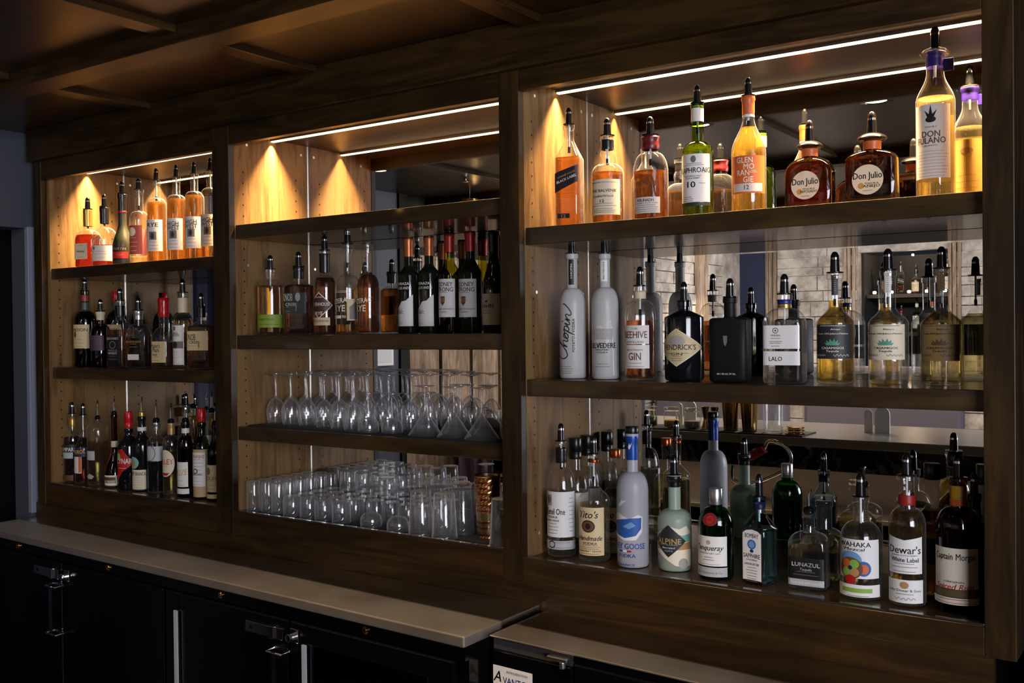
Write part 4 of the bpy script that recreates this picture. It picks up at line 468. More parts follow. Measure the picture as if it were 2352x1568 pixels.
dict(p=(-2.8566,0.09,-0.511),R=0.0314,rn=0.0114,H=0.2411,hn=0.1938,hs=0.1452,st='s',g='black',n='amaro_bottle',l='black amaro bottle with cream label and metal pourer',c='bottle',nk=[('goldcap',0.2425,0.2568,1.1),('whitecap',0.1953,0.2082,1.3)],top=('tube',0.3054),lab=[(0.0077,0.034,-0.0013,0.0709,'cream','r',[('t','FERNET BRANCA',0.0581,0.0114,0.0646,'ink',{}),('l',0.0454,0.0058,6,0.0272,'greyl',0)]),(-0.0027,0.0219,0.0737,0.1133,'tealp','d',[('d',0,0.0907,0.01,0.0114,'tan')])]),
dict(p=(-2.7803,0.09,-0.511),R=0.0289,rn=0.0113,H=0.2286,hn=0.1834,hs=0.1693,st='flat',g='clear',n='liqueur_bottle',l='straight clear bottle of black liqueur with silver label and silver neck',c='bottle',liq=('dpurple',0.1552),nk=[('silver',0.2032,0.2258,1.1)],top=('tube',0.2978),lab=[(0.0111,0.0353,0.1037,0.1512,'silver','r',[('d',-0.2,0.1289,0.0197,0.0254,'grey'),('d',-0.2,0.1289,0.0169,0.0226,'silver')])]),
dict(p=(-2.7041,0.09,-0.511),R=0.0271,rn=0.0111,H=0.2291,hn=0.1874,hs=0.1567,st='round',g='clear',n='aperitif_bottle',l='clear pale yellow aperitif bottle with oval cream label',c='bottle',liq=('lime',0.1386),nk=[('tancap',0.1915,0.2278,1.12)],top=('tube',0.2876),lab=[(0.0038,0.0312,0.0587,0.1443,'cream','d',[('t','LILLET',0.107,0.0167,0.0531,'red',{}),('l',0.0974,0.0891,1,0.0125,'inkl',0),('p',[(-0.5,0.0712),(0.5,0.0712),(0.25,0.0629),(-0.25,0.0629)],'red')])]),
dict(p=(-2.6319,0.09,-0.511),R=0.0261,rn=0.011,H=0.2351,hn=0.1911,hs=0.158,st='round',g='brownglass',n='aperitif_bottle',l='brown glass aperitif bottle with white label and gold lettering',c='bottle',liq=('rum',0.1498),nk=[('whitecap',0.1993,0.2144,1.1),('darkcap',0.2158,0.2323,1.1)],top=('tube',0.2763),lab=[(0.0046,0.0255,0.0326,0.1102,'whitelab','r',[('t','SUZE',0.0775,0.0178,0.0408,'gold2',{'sl': 0.15,'dx': 0.1}),('l',0.0517,0.038,2,0.0153,'greyl',0)]),(0.0046,0.0282,0.0107,0.0271,'whitelab','r',[])]),
dict(p=(-2.5531,0.09,-0.511),R=0.0264,rn=0.0115,H=0.2358,hn=0.2086,hs=0.1571,st='s',g='green3',n='liqueur_bottle',l='green bottle with red cap and woven straw jacket',c='bottle',top=('screw',0.2791,'red',0.2385),lab=[(0.0018,0.0829,-0.0094,0.1544,'straw_','r',[]),(0.0055,0.0276,0.0403,0.145,'whitelab','r',[('t','LUXARDO',0.1329,0.0095,0.0497,'red',{}),('l',0.1235,0.0913,4,0.0207,'grey',0),('d',-0.1,0.0873,0.0081,0.0081,'ink'),('d',-0.1,0.0873,0.0054,0.0054,'whitelab'),('t','MARASCHINO',0.0779,0.0068,0.0387,'ink',{}),('l',0.0672,0.0457,3,0.0193,'greyl',0)])]),
dict(p=(-2.4933,0.095,-0.511),R=0.0268,rn=0.0107,H=0.2313,hn=0.191,hs=0.144,st='s',g='green3',n='vermouth_bottle',l='green vermouth bottle with cream label,beside the post on the bottom left shelf',c='bottle',liq=('greenliq3',0.1709),top=('tube',0.2755),lab=[(0.0037,0.029,0.0272,0.1097,'creamd','r',[('d',-0.2,0.091,0.008,0.0121,'grey'),('t','DOLIN',0.0698,0.0121,0.0406,'inkl',{}),('l',0.0605,0.0365,3,0.0203,'inkl',0)]),(0.0037,0.029,0.0032,0.0205,'creamd','r',[])]),
dict(p=(-2.732,0.17,-0.511),R=0.0271,rn=0.0107,H=0.2784,hn=0.2284,hs=0.1927,st='round',g='clear',n='liqueur_bottle',l='clear bottle with black pourer in the back row of the bottom left shelf',c='bottle',liq=('water',0.1927),nk=[('greycap',0.2527,0.2784,1.1)],top=('cap',0.317)),
dict(p=(-2.8159,0.262,-0.511),R=0.0296,rn=0.0111,H=0.2619,hn=0.2471,hs=0.2101,st='round',g='clear',n='liqueur_bottle',l='gold liqueur bottle with metal pourer in the back row of the bottom left shelf',c='bottle',liq=('gold',0.2323),top=('tube',0.3064)),
dict(p=(-2.6679,0.22,-0.511),R=0.0286,rn=0.0107,H=0.2558,hn=0.2415,hs=0.1985,st='round',g='clear',n='liqueur_bottle',l='clear round-shouldered bottle with metal pourer behind the bottles by the post',c='bottle',liq=('water',0.1628),top=('tube',0.3229),lab=[(0.0,0.0249,0.1243,0.1809,'whitelab','r',[])])]
# ------------------------------------------------------------------ bottles
COLR = dict(cream='d9cdb0', creamd='cdb98c', creamg='e2c99a', creamw='e6dcc8', white='eae7e2', whitelab='ded9d2', greylab='cfc9c0', black='0c0b0b', dark='24262a', ink='17120f', inkl='6d6459',
            grey='6f6b66', greyl='a8a39b', dgreen='20301c', tan='b48a56', tanl='b98d52', dbrown='5c3c22', brown='6b4526', orange='d0632c', pale='efe4c8', red='b01818', red2='7c1a14',
            teal='4e9478', tealp='7fb0a4', tanlab='8f7444', silver='b4b4b6', blue2='23479a', blue3='2b5aa8', bluel='6f9cc8', navy='1b2350', gold2='c8a052', greenl='86b04a', yellow='d8a028',
            olive='57502a', goldlab='b08a3a', limelab='7f9a2e', slate='37403c', maroon='e0d4c0', maroon2='4a2428', coral='b8503a', plum='2a1826', plumlab='4a3446', palebl='a8b8b8', straw_='b89a70', yellowlab='d8b860', fine='b8b0a6')
def PM(c):
    k = 'print_'+c
    if k not in MT: MT[k] = pbr('print_'+c, hexc(COLR[c]), .55, metal=0.)
    return MT[k]
CAPS = dict(darkcap=('0d0d0e', .3, 0), whitecap=('ddd8d0', .45, 0), orangecap=('c8622e', .4, 0), creamcap=('d2c4a0', .5, 0), waxred=('5e1016', .35, 0), waxred2=('a80e14', .25, 0), violet=('2c1a78', .4, 0), blue=('16247c', .4, 0), blue2=('1f4a9c', .35, .3),
            goldcap=('c09a50', .3, .8), copper=('a8542c', .28, .9), silver=('b4b4b4', .3, .9), navy=('141c3c', .35, 0), redlab=('8c2018', .4, 0), yellow=('c8961e', .45, 0), coppercap=('a8643a', .38, .6), redcap=('9c2622', .38, .3), red=('b8141a', .3, 0),
            greycap=('4a4e48', .45, .2), tancap=('a88458', .4, .5))
for k, (h, r, mtl) in CAPS.items(): MT['cap_'+k] = pbr('cap_'+k, hexc(h), r, metal=mtl)
MT['cap_clearcap'] = thin_glass('clear_collar', (.92, .91, .89), (.62, .61, .59))
G = {'clear': edge_light(thin_glass('clear_bottle_glass', (.985, .98, .97), (.80, .79, .77), base=.05), .006, .22), 'green': thin_glass('green_bottle_glass', (.50, .66, .14), (.08, .16, .02)), 'green2': thin_glass('bright_green_glass', (.16, .50, .10), (.02, .12, .02)),
     'green3': thin_glass('dark_green_glass', (.22, .34, .10), (.03, .06, .02)), 'amberglass': thin_glass('amber_glass', (.58, .38, .14), (.10, .05, .01)), 'brownglass': thin_glass('brown_glass', (.42, .22, .10), (.05, .02, .01)),
     'blueglass': thin_glass('pale_blue_glass', (.66, .86, .93), (.22, .38, .46)), 'black': pbr('black_bottle_glass', (.006, .006, .008), .06, spec=.6), 'mattblack': pbr('matt_black_bottle', (.006, .006, .006), .5, spec=.2),
     'olivedark': pbr('dark_frosted_glass', (.025, .028, .016), .34), 'plum': thin_glass('plum_glass', (.40, .22, .28), (.06, .03, .05)), 'wine': pbr('dark_wine_glass', (.008, .010, .006), .06, spec=.6),
     'winegreen': thin_glass('olive_wine_glass', (.56, .54, .10), (.10, .10, .02)), 'whiteglass': pbr('white_glass', (.72, .70, .66), .15),
     'frost': frosted('frosted_glass', (.93, .915, .885)), 'frostblue': frosted('frosted_blue_glass', (.80, .81, .86)), 'frostgreen': frosted('frosted_green_glass', (.66, .80, .62), .12)}
L = {k: liquid('spirit_'+k, c) for k, c in dict(amber=(.52, .26, .07), damber=(.44, .19, .05), dj=(.36, .17, .035), lamber=(.95, .62, .20), lamber2=(.68, .37, .08), redamber=(.74, .30, .10), greenliq=(.66, .66, .10), gold=(.95, .68, .16), palegold=(.97, .86, .46), straw=(.97, .90, .66),
     straw2=(.97, .92, .76), greenliq2=(.10, .42, .06), bluewater=(.60, .84, .92), rum=(.20, .07, .02), dwhisky=(.38, .18, .05), redliq=(.42, .05, .025), greenliq3=(.14, .20, .03), plumliq=(.12, .03, .06), dred=(.20, .015, .02), orangered=(.66, .12, .03),
     dpurple=(.02, .008, .02), lime=(.92, .82, .36), winedark=(.02, .008, .006)).items()}
for k, c in (('gold', (.95, .68, .16)), ('palegold', (.97, .86, .46)), ('dwhisky', (.42, .20, .05)), ('lime', (.94, .84, .40))): L[k] = liquid('spirit_bright_'+k, c, .05, .5)
L['water'] = liquid('spirit_clear', (.98, .98, .96), glow=.02, tr=.8)
for k, c in (('straw', (.96, .88, .62)), ('straw2', (.97, .92, .76))): L[k] = liquid('spirit_pale_'+k, c, .03, .75)

FONT_CACHE = {}
def text_mesh(s):
    if s not in FONT_CACHE:
        cu = bpy.data.curves.new('t', 'FONT'); cu.body = s; cu.resolution_u = 2; cu.size = 1.0
        o = bpy.data.objects.new('t', cu); COL.objects.link(o)
        bpy.context.view_layer.update()
        me = o.evaluated_get(bpy.context.evaluated_depsgraph_get()).to_mesh()
        bm = bmesh.new(); bm.from_mesh(me); bmesh.ops.triangulate(bm, faces=bm.faces)
        vs = [(v.co.x, v.co.y) for v in bm.verts]; fs = [tuple(v.index for v in f.verts) for f in bm.faces]; bm.free()
        if len(s) < 16:      # bolder letters
            n0 = len(vs); vs, fs = [(a+q, b+r) for q, r in ((-.013, 0), (.013, 0), (0, .010), (0, -.010)) for a, b in vs], [tuple(i+k*n0 for i in f) for k in range(4) for f in fs]
        bpy.data.objects.remove(o); bpy.data.curves.remove(cu)
        xs = [a for a, b in vs]; x0, x1 = min(xs), max(xs)
        FONT_CACHE[s] = ([((a-x0)/(x1-x0)-.5, (b-.36)/.72) for a, b in vs], fs)     # x in -.5 .. .5 ; y centred on the capital height
    return FONT_CACHE[s]

SCRIPT = [([(1.7,2.2),(1.3,2.75),(.7,2.5),(.2,1.4),(.3,.4),(.9,-.25),(1.5,0),(1.9,.5),(2.5,1.7),(2.75,2.6),(2.45,2.7),(2.32,1.5),(2.25,0),(2.5,.8),(2.9,1.1),(3.1,.8),(3.05,.2),(3.3,0),(3.6,.35),(4.0,.95),(3.7,1.0),(3.5,.5),(3.7,0),(4.1,.1),(4.25,.6),(4.0,.95),(4.4,.8)], .075),
    ([(4.4,.8),(4.75,1.1),(4.6,0),(4.45,-1.2),(4.6,.3),(4.9,1.0),(5.3,.9),(5.3,.3),(5.0,0),(4.75,.15)], .075), ([(5.1,.05),(5.45,.4),(5.75,1.0),(5.68,.2),(5.95,0),(6.2,.4),(6.4,1.0),(6.4,.05),(6.6,.7),(7.0,1.05),(7.2,.8),(7.15,.2),(7.5,-.05),(8.1,.5),(8.6,1.5),(8.5,1.9)], .075), ([(5.85,1.55),(5.95,1.65)], .11)]
def smooth_path(p, n=5):
    out = []
    for i in range(len(p)-1):
        a, b, c, d = p[max(i-1, 0)], p[i], p[i+1], p[min(i+2, len(p)-1)]
        for k in range(n):
            t = k/n; out.append(tuple(.5*((2*b[j])+(-a[j]+c[j])*t+(2*a[j]-5*b[j]+4*c[j]-d[j])*t*t+(-a[j]+3*b[j]-3*c[j]+d[j])*t**3) for j in (0, 1)))
    return out+[p[-1]]
class Shape:
    """outline of a bottle: profile r(z) and round or rounded-rectangle section; front looks along -y"""
    def __init__(s, d):
        R, rn, H, hn, hs = d['R'], d['rn'], d['H'], d['hn'], d['hs']; st = d['st']; s.R = R; s.d = d
        p = [(R*.80, 0.), (R*.93, .0015), (R, .006), (R, hs*.5), (R, hs)]
        if st == 'flat':
            q = min(R*.16, .006); p[-1] = (R, hs-.002)
            p += [(R-q*.3, hs+.001), (R-q, hs+.003), (rn+.004, hn-.003), (rn+.001, hn-.001), (rn, hn+.002)]
        elif st == 'cone':
            p[-1] = (R, hs-.003); p += [(R*.985, hs+.001)]
            for t in (.15, .35, .55, .75, .9): p.append((R+(rn-R)*t, hs+(hn-hs)*(t**.9)))
            p += [(rn+.0008, hn-.002), (rn, hn+.003)]
        elif st == 's':
            for i in range(1, 12): t = i/12; p.append((rn+(R-rn)*(1+math.cos(PI*t))/2, hs+(hn-hs)*t))
            p.append((rn, hn))
        else:
            for i in range(1, 9): t = i/9*PI/2*.93; p.append((rn+(R-rn)*math.cos(t), hs+(hn-hs)*math.sin(t)))
            p += [(rn+.001, hn), (rn, hn+.004)]
        if 'pf' in d: p = [q for q in p if q[1] < d['hn']+.004]+[(r, z) for r, z in sorted(d['pf'], key=lambda q: q[1]) if z > d['hn']+.004]
        if H-.012 > p[-1][1]+.002: p.append((rn if 'pf' not in d else p[-1][0], H-.0125))
        rl = rn*1.16; p += [(rl, H-.0115), (rl*1.02, H-.006), (rl, H-.001), (rl*.9, H)]
        p.sort(key=lambda q: q[1]) if False else None
        s.p = p; s.ratio = d.get('sec', (None,))[0]
        if s.ratio:
            n, a, b = 7., 1., s.ratio; s.N = 56; s.phi = []
            s.pts = []
            for i in range(s.N):
                ph = -PI+2*PI*i/s.N
                ca, sa = math.cos(ph), math.sin(ph); rr = (abs(sa/a)**n+abs(ca/b)**n)**(-1/n)
                s.pts.append((rr*sa, -rr*ca))
        else:
            s.N = 28; s.pts = [(math.sin(-PI+2*PI*i/s.N), -math.cos(-PI+2*PI*i/s.N)) for i in range(s.N)]
        # arc length from the middle of the front
        s.arc = [0.]
        h = s.N//2
        for i in range(h, h+s.N): 
            a, b = s.pts[i % s.N], s.pts[(i+1) % s.N]; s.arc.append(s.arc[-1]+math.hypot(a[0]-b[0], a[1]-b[1]))
        s.per = s.arc[-1]
    def r(s, z):
        for (r0, z0), (r1, z1) in zip(s.p, s.p[1:]):
            if z0 <= z <= z1: return r0+(r1-r0)*(z-z0)/max(z1-z0, 1e-9)
        return s.p[-1][0]
    def blend(s, z):
        if not s.ratio: return 0.
        return min(1., max(0., (z-s.d['hs'])/max(s.d['hn']-s.d['hs'], .004)))
    def ring(s, r, z, inset=0.):
        t = s.blend(z); out = []
        for i, (x, y) in enumerate(s.pts):
            if s.ratio:
                a = -PI+2*PI*i/s.N; cx_, cy_ = math.sin(a), -math.cos(a); k = s.R*.0+r
                X, Y = x*(1-t)+cx_*t, y*(1-t)+cy_*t
                out.append((X*(r-inset), Y*(r-inset*(1 if t > .5 else 1/s.ratio*.8)), z))
            else: out.append((x*(r-inset), y*(r-inset), z))
        return out
    def at(s, sm, z, off):
        """point on the wall at arc length sm (metres, + to the viewer's right when facing the front)"""
        u = (sm/s.R) % s.per; h = s.N//2
        lo, hi = 0, s.N
        while hi-lo > 1:
            m = (lo+hi)//2
            if s.arc[m] <= u: lo = m
            else: hi = m
        t = (u-s.arc[lo])/(s.arc[lo+1]-s.arc[lo]); a, b = s.pts[(lo+h) % s.N], s.pts[(lo+1+h) % s.N]
        r = s.r(z); bl = s.blend(z)
        if s.ratio:
            x, y = a[0]+(b[0]-a[0])*t, a[1]+(b[1]-a[1])*t; nx, ny = -(a[1]-b[1]), (a[0]-b[0])
            l = math.hypot(nx, ny) or 1; nx, ny = nx/l, ny/l
            if nx*x+ny*y < 0: nx, ny = -nx, -ny
            if bl:
                an = math.atan2(x, -y); x, y = x*(1-bl)+math.sin(an)*bl, y*(1-bl)-math.cos(an)*bl
        else:
            an = u; x, y = math.sin(an), -math.cos(an); nx, ny = x, y
        return (x*r+nx*off, y*r+ny*off, z)

def poly_fill(mb, S, poly, off, mi, step=.004):
    """fill a polygon given in (s, z) on the wall, sliced into narrow columns so that it follows the curve"""
    xs = sorted(set(p[0] for p in poly)); cuts = []
    for a, b in zip(xs, xs[1:]):
        n = max(1, int(math.ceil((b-a)/step))); cuts += [a+(b-a)*i/n for i in range(n)]
    cuts.append(xs[-1])
    def spans(x):
        z = []
        for (x0, z0), (x1, z1) in zip(poly, poly[1:]+poly[:1]):
            if x0 != x1 and min(x0, x1) <= x < max(x0, x1): z.append(z0+(z1-z0)*(x-x0)/(x1-x0))
        return sorted(z)
    e = 1e-7
    for a, b in zip(cuts, cuts[1:]):
        A, B = spans(a+e), spans(b-e)
        if len(A) != len(B): continue
        for i in range(0, len(A)-1, 2):
            nz = max(1, int((max(A[i+1]-A[i], B[i+1]-B[i]))/.012))
            for k in range(nz):
                t0, t1 = k/nz, (k+1)/nz
                P = lambda s_, lo, hi, t: S.at(s_, lo+(hi-lo)*t, off)
                mb.add([P(a, A[i], A[i+1], t0), P(b, B[i], B[i+1], t0), P(b, B[i], B[i+1], t1), P(a, A[i], A[i+1], t1)], [(0, 1, 2, 3)], mi)
def ell(cx_, cz, rx, rz, n=20): return [(cx_+rx*math.cos(2*PI*i/n+.01), cz+rz*math.sin(2*PI*i/n+.01)) for i in range(n)]
def tree_print(mb, S, s0, h, zc, H, mi):
    """bare white tree: trunk rising on the right with branches fanning to the left"""
    rr = random.Random(5)
    def br(x, z, a, ln, w, dep):
        x2, z2 = x+ln*math.cos(a), z+ln*math.sin(a)
        dx, dz = -math.sin(a)*w, math.cos(a)*w
        q = [(x-dx, z-dz), (x2-dx*.6, z2-dz*.6), (x2+dx*.6, z2+dz*.6), (x+dx, z+dz)]
        mb.add([S.at(a_, b_, .0009) for a_, b_ in q], [(0, 1, 2, 3)], mi)
        if dep:
            for k in range(3 if dep > 2 else 2):
                br(x+(x2-x)*rr.uniform(.6, 1), z+(z2-z)*rr.uniform(.75, 1), a+rr.uniform(-.55, .75), ln*rr.uniform(.6, .8), w*.6, dep-1)
    x = s0+h*.78; z = zc-.085
    for i in range(6): br(x-.0004*i, z+.016*i, PI/2+.02*i, .0165, .0013, 0)
    z += .092
    for a, l in ((1.7, .022), (2.2, .024), (2.6, .024), (2.95, .022)): br(x-.002, z-.004, a, l, .0009, 4)

def make_bottle(d):
    S = Shape(d); x, y, z = d['p']; rn, H = d['rn'], d['H']
    root = thing(d['n'], d['l'], d['c'], (x, y, zz(z)+.0002), math.radians(d.get('rot', 0)))
    mb = MB(); N_ = S.N
    for r, h in S.p: mb.v += S.ring(r, h)
    for k in range(len(S.p)-1):
        for i in range(N_):
            j = (i+1) % N_; mb.f.append((k*N_+i, k*N_+j, (k+1)*N_+j, (k+1)*N_+i)); mb.m.append(0)
    mb.f.append(tuple(range(N_))[::-1]); mb.m.append(0)
    top = d.get('top')
    mb.f.append(tuple((len(S.p)-1)*N_+i for i in range(N_))); mb.m.append(0)
    mb.build('glass_body', G[d['g']], root, smooth=True)
    if 'liq' in d:
        lq, lv = d['liq']; lv = min(lv, H-.016); lb = MB(); prof = []
        for r, h in S.p:
            if .004 < h < lv-.002: prof.append((r, h))
        prof = [(S.R*.86, .0045), (S.R, .009)]+[q for q in prof if q[1] > .012]+[(S.r(lv), lv)]
        for r, h in prof: lb.v += S.ring(r, h, .0022)
        for k in range(len(prof)-1):
            for i in range(N_):
                j = (i+1) % N_; lb.f.append((k*N_+i, k*N_+j, (k+1)*N_+j, (k+1)*N_+i)); lb.m.append(0)
        lb.f += [tuple(range(N_))[::-1], tuple((len(prof)-1)*N_+i for i in range(N_))]; lb.m += [0, 0]
        lb.build('liquid', L[lq], root, smooth=True)
    for c, z0, z1, e in d.get('nk', []):
        nb = MB(); hs = [z0+(z1-z0)*i/6 for i in range(7)]; q = (z1-z0)*.5
        pr = [(max(S.r(h)*1.015+.0006, rn*e), h) for h in hs]
        pr = [(pr[0][0]*.97, z0)]+pr[1:-1]+[(pr[-1][0], z1-.0012), (pr[-1][0]*.94, z1)]
        if 'wax' in c and z1-z0 > .03: pr = [(r*(1.0+(.05 if i in (1, 2, 5) else -.02)), h) for i, (r, h) in enumerate(pr)]
        nb.lathe(pr, 24, cap0=False, cap1=False); nb.build('neck_band', 'cap_'+c, root, smooth=True)
    if top:
        kind, zt = top[0], top[1]
        if kind in ('cap', 'flange', 'flangec'):
            pb = MB(); rc = min(max(rn*.62, .0065), .0085); r0 = rn*1.22 if kind == 'cap' else rn*1.75
            if kind == 'cap': pb.lathe([(r0*.9, H), (r0, H+.0006), (r0, H+.002), (rc*1.12, H+.003)], 24, 0)
            else: pb.lathe([(rn*1.15, H-.012), (r0*.9, H-.010), (r0, H-.006), (r0*.92, H-.002), (rn*1.05, H+.003), (rc*1.1, H+.005)], 24, 0 if kind == 'flange' else 2)
            L_ = zt-H; z0 = H+.003
            a, b = z0+(L_-.003)*.60, z0+(L_-.003)*.70
            pb.lathe([(rc*1.12, z0), (rc, a)], 18, 0, cap0=False, cap1=False); pb.lathe([(rc*1.0, a), (rc*.98, b)], 18, 1, cap0=False, cap1=False)
            pb.lathe([(rc*.98, b), (rc*.92, b+(zt-b)*.35), (rc*.70, b+(zt-b)*.72), (rc*.45, zt-.0008), (rc*.2, zt)], 18, 0, cap0=False)
            pb.lathe([(.0022, H-.055), (.0022, H)], 8, 3); pb.lathe([(.0034, H-.066), (.0034, H-.052)], 8, 0)
            pb.build('pourer', ['black', 'chrome', 'cap_clearcap', 'white_pl'], root, smooth=True)
        elif kind == 'tube':
            pb = MB(); rt = rn*.95
            pb.lathe([(rt*.8, H-.004), (rt, H), (rt, H+.008), (rt*.7, H+.011), (.003, H+.013)], 16, 0)
            pb.tube([(0, 0, H+.01), (0, 0, H+.012+(zt-H)*.5), (.002, 0, H+.012+(zt-H)*.7), (.005, -.002, zt)], [.0030, .0028, .0024, .0022], 8, 1)
            pb.build('pourer', ['black', 'chrome'], root, smooth=True)
        elif kind == 'screw':
            c, z0 = top[2], top[3]; r = rn*1.2; cb = MB()
            cb.lathe([(r*.98, z0), (r, z0+.001), (r, z0+(zt-z0)*.28), (r*.95, z0+(zt-z0)*.30), (r*.95, z0+(zt-z0)*.34), (r, z0+(zt-z0)*.36), (r, zt-.0015), (r*.93, zt)], 24)
            cb.build('cap', 'cap_'+c, root, smooth=True)
        elif kind == 'stop':
            cb = MB(); r = rn*1.25
            cb.lathe([(r*.8, H), (r, H+.001), (r*1.05, H+.004), (r*.85, H+.006), (r*.85, H+.009), (r*1.0, H+.010), (r*.92, zt), (r*.4, zt+.0005)], 20)
            cb.build('stopper', 'black', root, smooth=True)
    for li, (s0, h, z0, z1, base, shp, items) in enumerate(d.get('lab', [])):
        z0 = max(z0, .0075)
        lb = MB(); mats = []
        def mi(c):
            m = PM(c)
            if m not in mats: mats.append(m)
            return mats.index(m)
        if base:
            if shp == 'r': P = [(s0-h, z0), (s0+h, z0), (s0+h, z1), (s0-h, z1)]
            elif shp == 'd': P = ell(s0, (z0+z1)/2, h, (z1-z0)/2, 28) if (z1-z0)/2 <= h*1.6 else ell(s0, (z0+z1)/2, h, (z1-z0)/2, 28)
            else: P = [(s0+a*h, b) for a, b in shp]
            poly_fill(lb, S, P, .0004+.0009*li, mi(base))
        off = .0007+.0009*li
        for it in items:
            off += .00006
            if it[0] == 't':
                _, s, tz, th, tw, c, op = it; vs, fs = text_mesh(s); dx = s0+op.get('dx', 0)*h; out = []
                for a, b in vs:
                    if op.get('rot'): ls, lz = -b*th+b*0, a*tw+b*th*op.get('sh', 0)*.0
                    else: ls, lz = a*tw+op.get('sh', 0)*b*th, b*th
                    if op.get('sl'): lz += op['sl']*ls
                    if op.get('rot') and op.get('sh'): lz += op['sh']*b*th
                    out.append(S.at(dx+ls, tz+lz, off))
                lb.add(out, fs, mi(c))
            elif it[0] == 'l':
                _, za, zb, n, w, c, dx = it
                for k in range(n):
                    zc = za+(zb-za)*(k/(n-1) if n > 1 else .5); ww = w*(.75+.25*((k*7) % 4)/3); th = min(.0005, abs(za-zb)/max(n, 1)*.25+.00012)
                    poly_fill(lb, S, [(s0+dx*h-ww, zc-th), (s0+dx*h+ww, zc-th), (s0+dx*h+ww, zc+th), (s0+dx*h-ww, zc+th)], off, mi(c), .008)
            elif it[0] == 'r': poly_fill(lb, S, [(s0+it[1]*h, it[4]), (s0+it[3]*h, it[4]), (s0+it[3]*h, it[2]), (s0+it[1]*h, it[2])], off, mi(it[5]))
            elif it[0] == 'd': poly_fill(lb, S, ell(s0+it[1]*h, it[2], it[3], it[4]), off, mi(it[5]), .003)
            elif it[0] == 'p': poly_fill(lb, S, [(s0+a*h, b) for a, b in it[1]], off, mi(it[2]), .003)
            elif it[0] == 'sig':      # an illegible signature
                rr = random.Random(len(items)+int(it[1]*50)); n_ = 9
                q = smooth_path([(s0+h*(it[1]+(it[3]-it[1])*k/n_), it[2]+it[4]*rr.uniform(.25, .6)*(-1)**k) for k in range(n_+1)], 4)
                for (xa, ya), (xb, yb) in zip(q, q[1:]):
                    l = math.hypot(xb-xa, yb-ya) or 1; nx, ny = -(yb-ya)/l*.0003, (xb-xa)/l*.0003
                    lb.add([S.at(a, b, off) for a, b in ((xa+nx, ya+ny), (xb+nx, yb+ny), (xb-nx, yb-ny), (xa-nx, ya-ny))], [(0, 1, 2, 3)], mi(it[5]))
            elif it[0] == 'scr':
                for path, w in SCRIPT:
                    q = smooth_path(path); k_ = it[3]/8.6
                    for i in range(len(q)-1):
                        (xa, ya), (xb, yb) = q[i], q[i+1]; l = math.hypot(xb-xa, yb-ya) or 1; nx, ny = -(yb-ya)/l*w, (xb-xa)/l*w
                        ex, ey = (xb-xa)/l*w*.5, (yb-ya)/l*w*.5
                        c_ = [(xa-ex+nx, ya-ey+ny), (xb+ex+nx, yb+ey+ny), (xb+ex-nx, yb+ey-ny), (xa-ex-nx, ya-ey-ny)]
                        lb.add([S.at(s0+it[1]*h-(b-1)*it[4]+.12*(a-4.3)*k_, it[2]+(a-4.3)*k_+.25*(b-1)*k_, off) for a, b in c_], [(0, 1, 2, 3)], mi('ink'))
            elif it[0] == 'tree': tree_print(lb, S, s0, h, (z0+z1)/2, z1-z0, mi('white'))
        if lb.f: lb.build('label' if base else 'print', mats, root, fix=False)
    return root
for d in BOTTLES:
    o = make_bottle(d)
    if 'purple neck band' in d['l']: MB().box(.014, .034, -.004, -.002, .246, .270).build('neck_tag', 'cap_violet', o, bevel=.001)
# ------------------------------------------------------------------ glassware (all upside down, rims on the bar mats)
GW = edge_light(thin_glass('table_glass', (.998, .998, .998), (.95, .955, .96), rough=.04, base=.06), .016, .85)
def wall_prof(outer, t=.0011):
    """outer profile from the rim upwards -> closed thin wall"""
    inner = [(max(r-t, .0004), z if i else z) for i, (r, z) in enumerate(outer)]
    inner[-1] = (inner[-1][0], outer[-1][1]-t*1.5)
    return inner[::-1], outer
def glass_mesh(name, outer, solid_from=None, n=24, parent=None):
    mb = MB(); inn, out = wall_prof(outer); mb.lathe(inn+out, n, cap0=True, cap1=True); return mb.build(name, GW, parent, smooth=True)
def stem_glass(name, label, cat, bowl, H, rs, rf, group):
    t = thing(name, label, cat, (0, 0, 0), group=group); zb = bowl[-1][1]
    glass_mesh('bowl', bowl, parent=t)
    MB().lathe([(bowl[-1][0]*.95, zb), (rs*1.25, zb+.006), (rs, zb+.014), (rs*.92, (zb+H)/2), (rs, H-.014), (rs*1.5, H-.007)], 12).build('stem', GW, t, smooth=True)
    MB().lathe([(rs*1.5, H-.007), (rs*2.6, H-.0045), (rf*.7, H-.0025), (rf, H-.0016), (rf, H-.0006), (rf*.6, H), (.001, H)], 24).build('foot', GW, t, smooth=True)
    return t
ORD = ['first', 'second', 'third', 'fourth', 'fifth', 'sixth', 'seventh', 'eighth', 'ninth']
ROW = ['front', 'second', 'third', 'fourth', 'fifth', 'rearmost']
zs3 = zz(-.271)+.0032; zdk = zz(-.517)+.0032
rg = random.Random(11)
def place(proto, spots, fmt, group, z, first=True):
    for i, (x, y, lab) in enumerate(spots):
        if i == 0 and first: proto.location = (x, y, z); proto['label'] = fmt % lab; proto['group'] = group
        else: clone(proto, (x, y, z), rg.uniform(0, 6), fmt % lab, group)
wine = stem_glass('wine_glass', 'x', 'glass', [(.0225, 0), (.0262, .014), (.0278, .028), (.0272, .042), (.0235, .056), (.016, .068), (.008, .0745), (.004, .078)], .1495, .0034, .0275, 'upside-down wine glasses')
sp = []
for c, (x, y) in enumerate([(-2.262, .132), (-2.193, .127), (-2.122, .124), (-2.040, .112), (-1.975, .104), (-1.915, .094)]):
    for r in range(3): sp.append((x-.002*r, y+.0615*r, (ORD[c], ROW[r])))
place(wine, sp, 'upside-down wine glass, %s from the left in the %s row', 'upside-down wine glasses', zs3)
